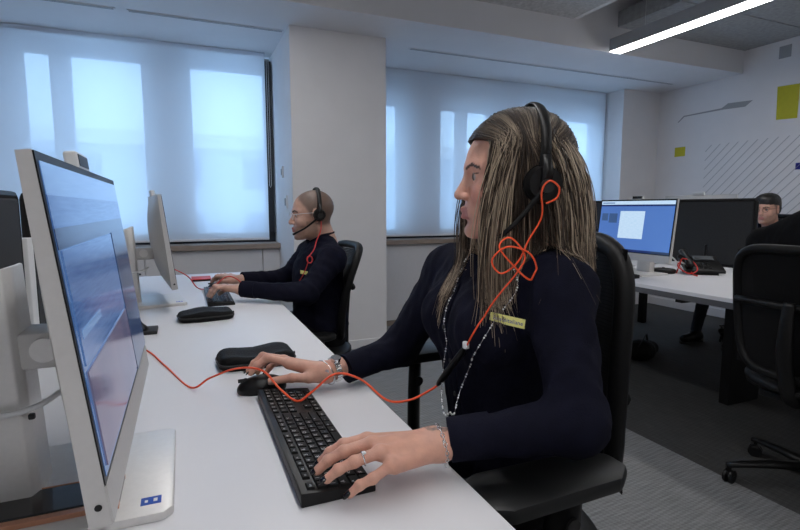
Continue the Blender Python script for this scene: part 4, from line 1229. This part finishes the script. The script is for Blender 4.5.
# necklace strands with beads
def strand(pts, n): 
    P = np.array(catmull(pts, n)); D = sd_points(w_top, P) + w_fd(P)
    Q = stick(P, w_top, w_fd, .003)
    P[D < .003] = Q[D < .003]
    return P
nl = thing('necklace', (0.44, .80, .79), 'long silver bead necklace hanging down the front of the navy shirt', 'necklace')
for pts in ([(.55, .868, 1.055), (.505, .862, 1.01), (.48, .858, .932), (.468, .862, .88), (.452, .85, .80), (.425, .79, .775), (.408, .735, .800)],
            [(.56, .765, 1.055), (.525, .715, 1.01), (.50, .742, .953), (.487, .775, .894), (.46, .79, .815), (.43, .76, .785), (.408, .735, .800)]):
    P = strand(pts, 10)
    ch_ = mk('chain', tube(P, .0007, 5), M_STEEL, nl, True)
    b = bmesh.new()
    seg = np.concatenate([[0], np.cumsum(np.linalg.norm(np.diff(P, axis=0), axis=1))])
    for dist in np.arange(.01, seg[-1], .021):
        for e in (0, .005):
            c = [np.interp(dist + e, seg, P[:, i]) for i in range(3)]
            s_ = bmesh.new(); bmesh.ops.create_icosphere(s_, subdivisions=1, radius=.0019); bmesh.ops.translate(s_, verts=s_.verts, vec=c); merge(b, s_)
    mk('beads', b, M_WHITEPL, ch_, True)['kind'] = 'stuff'
# bracelets, watch strap, ring
def ring_path(c, axis, r1, r2, n=28, up=(0, 0, 1)):
    a = unit(axis); u = np.cross(a, up); u = unit(u); v = np.cross(u, a)
    return [np.array(c) + u * r1 * math.cos(x) + v * r2 * math.sin(x) for x in np.linspace(0, 2 * PI, n, endpoint=False)]
axL = np.array((.395, .662, .789)) - np.array((.349, .672, .782))
axR = np.array((.335, 1.120, .779)) - np.array((.289, 1.115, .772))
br = thing('charm_bracelet', (.362, .669, .755), 'chunky silver charm bracelet on the tattooed wrist', 'bracelet')
rp = ring_path((.357, .671, .782), axL, .0325, .0275, 26)
for i, p in enumerate(rp):
    nx_ = rp[(i + 1) % len(rp)]; d = unit(nx_ - p); o_ = np.cross(d, unit(axL)) if i % 2 else unit(axL)
    lk = [p + d * .0042 * math.cos(a) + o_ * .0026 * math.sin(a) for a in np.linspace(0, 2 * PI, 10, endpoint=False)]
    mk('link', tube(lk, .0009, 5, closed=True), M_STEEL, br, True)
for i in (3, 7, 10, 15, 19, 22):
    p = rp[i]; b = bmesh.new(); bmesh.ops.create_icosphere(b, subdivisions=2, radius=.0035); bmesh.ops.scale(b, verts=b.verts, vec=(1, 1, 1.4)); bmesh.ops.translate(b, verts=b.verts, vec=p + np.array((0, 0, -.004)))
    mk('charm', b, M_STEEL if i % 2 else M_WHITEPL, br, True)
b2 = thing('watch_bracelet', (.312, 1.112, .748), 'wide silver watch bracelet on the wrist holding the mouse', 'bracelet')
for k, p in enumerate(ring_path((.311, 1.116, .775), axR, .0285, .0255, 22)):
    q = Vector((1, 0, 0)).rotation_difference(Vector(axR).normalized()).to_matrix()
    mk('link', box(p, (.013, .0072, .0056), .001, rot=q), M_STEEL, b2)
mk('watch_case', cyl(np.array((.311, 1.115, .775)) + np.array((0, -.006, .023)), np.array((.311, 1.115, .775)) + np.array((0, -.008, .031)), .012, n=24), M_STEEL, b2, 'auto')
b3 = thing('thin_bracelet', (.283, 1.115, .748), 'thin silver chain bracelet on the wrist holding the mouse', 'bracelet')
mk('chain', tube(ring_path((.288, 1.114, .770), axR + np.array((0, .012, .006)), .0335, .0300, 30), .0015, 6, closed=True), M_STEEL, b3, True)
mk('charm', cyl((.284, 1.087, .782), (.283, 1.083, .783), .0045, n=14), M_STEEL, b3, 'auto')
mk('charm', box((.300, 1.088, .760), (.004, .003, .008), .0008), M_STEEL, b3)
rg = thing('finger_ring', (.222, .657, .789), 'slim silver ring on the left hand above the keyboard', 'ring')
ax = np.array(LH[2][1]) - np.array(LH[2][0]); rc = np.array(LH[2][0]) * .35 + np.array(LH[2][1]) * .65
mk('band', tube(ring_path(rc, ax, .0100, .0100, 24), .0012, 6, closed=True), M_STEEL, rg, True)
mk('stone', box(rc + np.array((0, -.003, .0100)), (.005, .006, .003), .001), M_WHITEPL, rg)

# ------------------------------------------------------------------ long hair: scalp shell and strands
def long_hair(fr, parent, coll, cfd):
    S = fr.s
    shell = [ell(fr.w((-.016, 0, .036)), (.0965 * S, .080 * S, .0855 * S), fr.R, .02), ell(fr.w((-.045, 0, -.03)), (.072, .078, .09), fr.R, .04),
             ell(fr.w((.098, 0, -.035)), (.075, .066, .085), fr.R, .010, 's')]
    V, F = surf(shell, .004)
    l = fr.loc(V)
    arr('hair_cap', V, F, M_HAIR, parent, True, np.tile(np.array((.030, .020, .015)), (len(V), 1)))
    N = 4600; NP = 26
    r = np.random.default_rng(11)
    c0 = np.array((-.014, 0, .036)); A, B, Cc = .0975, .085, .0885
    th = np.radians(np.where(r.random(N) < .42, r.uniform(14, 64, N), r.uniform(-118, 18, N))); sd_ = np.where(r.random(N) < .58, 1.0, -1.0)
    lay = r.random(N) ** 1.4                                  # 0 outside, 1 inner layer
    off = .002 + .009 * (1 - lay)
    phi_end = np.radians(np.clip(r.normal(74, 8, N), 56, 88))
    frontness = np.clip((np.degrees(th) - 12) / 14, 0, 1)
    phi_end = phi_end * (1 - frontness) + frontness * np.radians(np.clip(r.normal(54, 6, N), 43, 68))
    back = np.clip(-(np.degrees(th) + 25) / 90, 0, 1)          # 0 front .. 1 back
    phi_end = phi_end * (1 - back * r.uniform(.05, 1.0, N))
    phi0 = np.radians(r.uniform(0, 6, N))
    length = .205 + .100 * frontness + r.normal(0, .022, N) + r.normal(0, .020, N) * (1 - frontness)
    P = np.zeros((N, NP, 3))
    n1 = 10
    for i in range(n1):
        u = i / (n1 - 1)
        ph = phi0 + (phi_end - phi0) * u
        t2 = th - back * u * np.radians(16)
        lift = .006 * math.sin(PI * min(1, u * 1.4)) * (1 - lay)
        d = np.stack([np.sin(t2) * np.cos(ph), np.sin(ph), np.cos(t2) * np.cos(ph)], 1)
        o2 = (off + lift) * (.15 + .85 * min(1, u * 2.2) ** .7)
        rad = np.stack([A + o2, B + o2, Cc + o2], 1)
        P[:, i] = c0 + d * rad; P[:, i, 1] *= sd_
    base = P[:, n1 - 1].copy()
    tgt = np.where(sd_ < 0, .082, .056 + .010 * np.clip((np.degrees(th) - 14) / 50, 0, 1)) + r.normal(0, .011, N)
    fd_ = frontness * (tgt - base[:, 0])
    wav = r.uniform(0, 6.28, N); wa = r.normal(0, .0035, N)
    for i in range(n1, NP):
        u = (i - n1 + 1) / (NP - n1)
        z = base[:, 2] - length * u * (1.0)
        sp = 1 - (1 - u) ** 3.2
        x = base[:, 0] + fd_ * sp - (1 - frontness) * (.056 - .034 * back) * (.6 * sp + .4 * u) + wa * np.sin(wav + 5 * u) + r.normal(0, .0006, N)
        y = np.abs(base[:, 1]) + (.004 - .016 * (1 - back)) * sp * 1.0 + .012 * np.sin(PI * min(1, u * 1.3)) * (1 - lay) + wa * np.cos(wav + 4 * u)
        y = y + back * np.where(np.abs(base[:, 1]) < .05, .015, .012) * u
        P[:, i] = np.stack([x, y * sd_, z], 1)
    W = fr.c + (P.reshape(-1, 3) * S) @ fr.R.T
    # keep strands outside head and clothes
    hair_head = [p for p in w_head if not (p[-1] == 's')]
    for prims, o_ in ((hair_head, .0035), (coll, .004)):
        for _ in range(3):
            D = sd_points(prims, W)
            need = D < o_
            if not need.any(): break
            Q = W[need]; e = 1e-3
            G = np.stack([sd_points(prims, Q + np.eye(3)[k] * e) - sd_points(prims, Q - np.eye(3)[k] * e) for k in range(3)], 1)
            G /= np.maximum(np.linalg.norm(G, axis=1), 1e-6)[:, None]
            W[need] = Q + G * (o_ - D[need])[:, None]
    W = W.reshape(N, NP, 3)
    # smooth along the strand
    for _ in range(2): W[:, 1:-1] = .5 * W[:, 1:-1] + .25 * (W[:, :-2] + W[:, 2:])
    rad = np.interp(np.arange(NP) / (NP - 1), (0, .1, .7, 1), (.0006, .0010, .0009, .0003))
    k = 3
    Tn = np.gradient(W, axis=1); Tn /= np.maximum(np.linalg.norm(Tn, axis=2, keepdims=True), 1e-9)
    ref = np.tile(fr.F, (N, NP, 1)) + .3 * fr.L
    s1 = np.cross(Tn, ref); s1 /= np.maximum(np.linalg.norm(s1, axis=2, keepdims=True), 1e-9); s2 = np.cross(Tn, s1)
    ang = np.arange(k) * 2 * PI / k
    VV = W[:, :, None, :] + rad[None, :, None, None] * (s1[:, :, None, :] * np.cos(ang)[None, None, :, None] + s2[:, :, None, :] * np.sin(ang)[None, None, :, None])
    VV = VV.reshape(-1, 3)
    i0 = (np.arange(N)[:, None, None] * NP + np.arange(NP - 1)[None, :, None]) * k + np.arange(k)[None, None, :]
    i1 = (np.arange(N)[:, None, None] * NP + np.arange(NP - 1)[None, :, None]) * k + ((np.arange(k) + 1) % k)[None, None, :]
    FF = np.stack([i0, i1, i1 + k, i0 + k], 3).reshape(-1, 4)
    # colour: dark roots, brown and ash-blond streaks
    g = .58 + .12 * frontness + .5 * np.sin(th * 19 + phi_end * 9 + sd_ * 1.3) * .85 + r.normal(0, .20, N)
    g = np.clip(g + .25 * np.sign(np.sin(th * 41 + phi_end * 19)) * r.random(N), 0, 1) ** 1.5
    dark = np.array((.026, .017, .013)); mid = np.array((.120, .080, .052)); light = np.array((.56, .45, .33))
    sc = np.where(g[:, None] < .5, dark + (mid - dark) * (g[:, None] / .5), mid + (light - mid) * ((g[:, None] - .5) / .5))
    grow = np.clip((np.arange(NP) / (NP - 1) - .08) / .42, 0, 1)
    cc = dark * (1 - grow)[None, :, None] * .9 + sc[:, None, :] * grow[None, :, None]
    cc = np.repeat(cc, k, axis=1).reshape(-1, 3)
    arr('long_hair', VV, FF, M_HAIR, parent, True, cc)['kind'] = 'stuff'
long_hair(FW, woman, w_top, w_fd)

headset('black over head headset with microphone boom worn by the long haired person', FW, 1, .034, (.068, .064, -.125), lift=.016, band_f=-.030, cup_u=-.018)
cab_pts = [tuple(FW.w((-.022, .123, -.052))), tuple(FW.w((-.040, .126, -.044))), tuple(FW.w((-.044, .127, -.026))), tuple(FW.w((-.028, .128, -.014))), tuple(FW.w((-.014, .127, -.030))), (.553, .690, 1.135), (.535, .700, 1.095), (.515, .700, 1.060), (.49, .712, 1.040), (.478, .722, 1.062), (.498, .708, 1.085), (.530, .690, 1.075), (.545, .688, 1.045), (.532, .690, 1.030), (.505, .700, 1.055), (.488, .716, 1.085), (.506, .710, 1.100), (.525, .695, 1.070), (.512, .700, 1.040), (.498, .718, 1.010), (.484, .738, .975), (.470, .757, .930), (.463, .770, .905)]
cab_pts = [tuple(p) for p in strand(cab_pts, 6)]
cable('headset_cable', cab_pts, .0017, M_ORANGE, 'orange headset cable tangled at the collar of the long haired person', 3, 'orange headset cables')
il = thing('inline_controller', (.456, .82, .80), 'black inline call controller hanging on the orange cable', 'controller')
mk('body', tube(catmull([(.461, .776, .900), (.458, .800, .872), (.454, .850, .818), (.453, .868, .798)], 5), [.004, .0075, .0085, .0085, .0075, .004], 10, flat=.65), M_BLACK, il, True)
mk('clip', box((.459, .772, .904), (.010, .012, .014), .003), M_WHITEPL, il)
cable('headset_cable', [(.453, .868, .798), (.440, .878, .786), (.402, .889, .768), (.355, .896, .772), (.318, .945, .803), (.268, .958, .818), (.219, .959, .787), (.190, .961, .772), (.164, 1.001, .787), (.137, 1.057, .812), (.092, 1.130, .800), (.040, 1.205, .762), (-.003, 1.245, .7325), (-.062, 1.446, .7325), (-.122, 1.638, .7325), (-.20, 1.70, .7325)], .0023, M_ORANGE, 'orange headset cable waving across the desk over the keyboard', 10, 'orange headset cables')

# ------------------------------------------------------------------ the man at the far end of the desk
FM = Frame((0.575, 2.430, 1.118), (-1.0, 0.05), pitch=0.10, size=1.0)
h0 = auto_hand((.228, 2.358, .784), (-1, .05), True, .762, 0.92)
h1 = auto_hand((.255, 2.659, .787), (-1, .70), False, .776, 0.98)
JM = dict(head=FM, s=-1, base=(.58, 2.44, 0), chest=(.598, 2.445, .815), belly=(.605, 2.45, .665), pelvis=(.610, 2.455, .535), neck=(.612, 2.44, .985),
          sh=((.625, 2.255, .918), (.605, 2.635, .918)), el=((.485, 2.185, .775), (.50, 2.735, .775)), cuff=((.262, 2.335, .785), (.298, 2.672, .787)), wrist=((.228, 2.358, .784), (.255, 2.659, .787)),
          hip=((.60, 2.36, .53), (.60, 2.55, .53)), knee=((.15, 2.33, .54), (.15, 2.58, .54)), ankle=((.20, 2.33, .09), (.20, 2.58, .09)), hand=(h0, h1), seed=8, hs=1.08, arm=1.02)
def paint_man(beard, hairc, line=.05):
    def f(V, col, fr):
        col = brow_lip(V, col, fr, (.06, .04, .03), (.42, .17, .15), .0038)
        l = fr.loc(V)
        jaw = (l[:, 2] < -.028 - .25 * np.clip(.06 - l[:, 0], -.03, .06) * 0) & (l[:, 2] > -.125) & (l[:, 0] > -.005) & ~((l[:, 0] > .084) & (np.abs(l[:, 1]) < .019) & (l[:, 2] > -.078) & (l[:, 2] < -.050)) & ~((l[:, 2] > -.046) & (l[:, 0] > .045))
        col[jaw] = col[jaw] * (1 - beard) + np.array((.10, .07, .055)) * beard
        bd = .062 - .55 * np.clip(.075 - l[:, 2], 0, .2)
        wt = 1 / (1 + np.exp(np.clip((l[:, 0] - bd) / .0035, -30, 30))) / (1 + np.exp(np.clip((-.055 - l[:, 2]) / .005, -30, 30)))
        ear = (np.abs(l[:, 1]) > .0765) & (l[:, 2] < .03)
        wt[ear] = 0
        wt = (wt * hairc)[:, None]
        col = col * (1 - wt) + np.array((.085, .060, .048)) * wt
        return col
    return f
man, m_body, m_top, m_fd, _, _ = build_person('person', 'person with shaved head and glasses in dark navy jumper typing by the pillar', JM, False, (.0032, .0032, .008), (.56, .33, .25), paint=paint_man(.38, .85), top_name='jumper', top_k=1.08)
badge(man, m_top, m_fd, np.array((.505, 2.335, .850)), (.55, -.83, -.06), (-.05, -.03, 1), .046, .017, '')
gl = thing('eyeglasses', tuple(FM.w((.09, 0, .0))), 'thin clear framed eyeglasses worn by the shaved headed person', 'eyeglasses')
M_CLEAR = mat('clear_acetate', (.75, .76, .80), .15, noise=.02)
for y in (-1, 1):
    lp = [FM.w((.1005 - .06 * abs(math.cos(a) * .021 + .0 + .01 * y * y) * .25, y * .031 + .0215 * math.cos(a), .003 + .0175 * math.sin(a))) for a in np.linspace(0, 2 * PI, 24, endpoint=False)]
    mk('lens_rim', tube(lp, .0011, 6, closed=True), M_CLEAR, gl, True)
    b = bmesh.new(); b.faces.new([b.verts.new(p) for p in lp]); mk('lens', b, M_GLASS, gl)
    mk('temple_arm', tube([FM.w((.098, y * .053, .010)), FM.w((.06, y * .074, .012)), FM.w((.0, y * .083, .010)), FM.w((-.015, y * .083, -.008))], .0012, 6), M_CLEAR, gl, True)
mk('bridge', tube([FM.w((.103, -.010, .006)), FM.w((.106, 0, .009)), FM.w((.103, .010, .006))], .0011, 6), M_CLEAR, gl, True)
headset('black over head headset with microphone boom worn by the shaved headed person', FM, 1, .029, (.108, .040, -.082), lift=.003, band_f=-.022)
cable('headset_cable', [tuple(FM.w((-.018, .105, -.032))), tuple(FM.w((-.010, .110, -.075))), (.565, 2.31, 1.0), (.545, 2.285, .960), (.520, 2.28, .930)], .0026, M_RED, 'red headset cable running down from the shaved headed person\'s ear', 8, 'red headset cables')
lp = []
for i in range(30):
    a = i / 30 * 2 * PI * 3
    lp.append((.520 + .020 * math.cos(a) * .6, 2.268 - .004 * (i % 3), .917 + .016 * math.sin(a)))
cable('coiled_cable', lp, .0026, M_RED, 'coiled red cable bundle on the shoulder of the navy jumper', 4)
cable('headset_cable', [(.515, 2.275, .905), (.500, 2.285, .86), (.478, 2.30, .815), (.462, 2.31, .785)], .0022, M_RED, 'red headset cable hanging on the chest of the navy jumper', 8, 'red headset cables')
cable('headset_cable', [(.40, 2.50, .735), (.30, 2.56, .733), (.23, 2.60, .80), (.18, 2.62, .81), (.12, 2.62, .765), (.075, 2.76, .735), (.045, 2.83, .74), (.01, 2.86, .79), (-.05, 2.78, .84), (-.085, 2.72, .86)], .0028, M_RED, 'red headset cable rising to the computer seen edge on', 8, 'red headset cables')

# ------------------------------------------------------------------ colleague behind the divider
FC = Frame((4.46, 2.68, 1.140), (-1.0, -0.10), pitch=0.12)
h0 = auto_hand((4.10, 2.55, .78), (-1, 0), True, .757); h1 = auto_hand((4.10, 2.81, .78), (-1, 0), False, .757)
JC = dict(head=FC, s=-1, base=(4.5, 2.7, 0), chest=(4.49, 2.69, .835), belly=(4.50, 2.69, .68), pelvis=(4.52, 2.70, .545), neck=(4.49, 2.69, .98),
          sh=((4.50, 2.50, .925), (4.50, 2.88, .925)), el=((4.38, 2.44, .79), (4.38, 2.94, .79)), cuff=((4.15, 2.54, .79), (4.15, 2.82, .79)), wrist=((4.10, 2.55, .78), (4.10, 2.81, .78)),
          hip=((4.50, 2.62, .53), (4.50, 2.79, .53)), knee=((4.10, 2.60, .55), (4.06, 2.86, .55)), ankle=((4.12, 2.62, .09), (4.02, 2.92, .09)), hand=(h0, h1), seed=12)
p3, p3_body, p3_top, p3_fd, _, _ = build_person('person', 'person with short black hair and glasses partly hidden behind the dark divider', JC, False, (.005, .005, .010), (.55, .31, .23), paint=paint_man(.30, .8), trousers=mat('dark_jeans', (.012, .015, .024), .85, noise=.2, bump=.2, bscale=300))
V, F = surf([ell(FC.w((-.012, 0, .062)), (.104, .083, .072), FC.R, .02), ell(FC.w((.035, 0, .088)), (.055, .066, .035), FC.R, .03), ell(FC.w((-.055, 0, .0)), (.06, .074, .075), FC.R, .03), ell(FC.w((.09, 0, -.04)), (.06, .09, .09), FC.R, .01, 's'), ell(FC.w((.03, 0, -.09)), (.07, .11, .09), FC.R, .01, 's')], .005, folds(4, .002, 90))
arr('hair', V, F, M_HAIR, p3, True, np.tile(np.array((.010, .009, .008)), (len(V), 1)))
badge(p3, p3_top, p3_fd, np.array((4.375, 2.58, .885)), (.3, -.95, 0), (0, 0, 1), .055, .015, '')
gp = thing('eyeglasses', tuple(FC.w((.09, 0, 0))), 'dark thin eyeglasses worn by the person behind the dark divider', 'eyeglasses')
for y in (-1, 1):
    mk('lens_rim', tube([FC.w((.101, y * .031 + .021 * math.cos(a), .003 + .016 * math.sin(a))) for a in np.linspace(0, 2 * PI, 20, endpoint=False)], .0013, 6, closed=True), M_BLACK, gp, True)
    mk('temple_arm', tube([FC.w((.098, y * .053, .010)), FC.w((.05, y * .078, .012)), FC.w((-.01, y * .084, .008))], .0013, 6), M_BLACK, gp, True)

# ------------------------------------------------------------------ person in the chair at the edge of the view, facing away
FB = Frame((2.29, 1.075, 1.28), (1.0, -0.15), pitch=0.1)
h0 = auto_hand((2.62, 1.24, .785), (1, 0), True, .757); h1 = auto_hand((2.67, .89, .785), (1, 0), False, .757)
JB = dict(head=FB, s=1, base=(2.29, 1.10, 0), chest=(2.24, 1.155, .90), belly=(2.27, 1.15, .72), pelvis=(2.28, 1.14, .54), neck=(2.245, 1.135, 1.115),
          sh=((2.24, 1.345, 1.005), (2.25, .945, 1.005)), el=((2.37, 1.395, .80), (2.40, .86, .80)), cuff=((2.57, 1.26, .79), (2.62, .88, .79)), wrist=((2.62, 1.24, .785), (2.67, .89, .785)),
          hip=((2.30, 1.20, .53), (2.30, 1.02, .53)), knee=((2.74, 1.22, .55), (2.74, .98, .55)), ankle=((2.70, 1.22, .09), (2.70, .98, .09)), hand=(h0, h1), seed=15, arm=1.05)
p4, *_ = build_person('person', 'person in black clothes seated facing away on dark carpet', JB, False, (.006, .006, .010), (.55, .31, .23), paint=paint_man(.2, .8), top_mat=M_BLACKCLOTH, top_name='jacket', top_k=1.1)
V, F = surf([ell(FB.w((-.014, 0, .045)), (.106, .086, .088), FB.R, .02), ell(FB.w((.09, 0, -.045)), (.07, .1, .09), FB.R, .01, 's'), ell(FB.w((.03, 0, -.09)), (.07, .11, .09), FB.R, .01, 's')], .006, folds(4, .002, 90))
arr('hair', V, F, M_HAIR, p4, True, np.tile(np.array((.012, .010, .009)), (len(V), 1)))

# strapped black lump on the carpet, standing in for a shoe-like dark shape
bg_ = thing('dark_lump', (3.2, 2.78, 0), 'black soft lump standing in for a shoe-like shape under the second desk', 'dark_lump')
V, F = surf([ell((3.16, 2.74, .07), (.13, .10, .08), k=.04), ell((3.30, 2.80, .06), (.10, .08, .06), k=.05), ell((3.2, 2.76, -.5), (2, 2, .5), k=.004, op='s')], .008, folds(2, .003, 30))
arr('body', V, F, M_POUCH, bg_)
mk('strap', tube(catmull([(3.08, 2.70, .09), (3.12, 2.68, .17), (3.22, 2.74, .19), (3.30, 2.79, .11)], 8), .009, 8, flat=.4), M_MATTEBLACK, bg_, True)
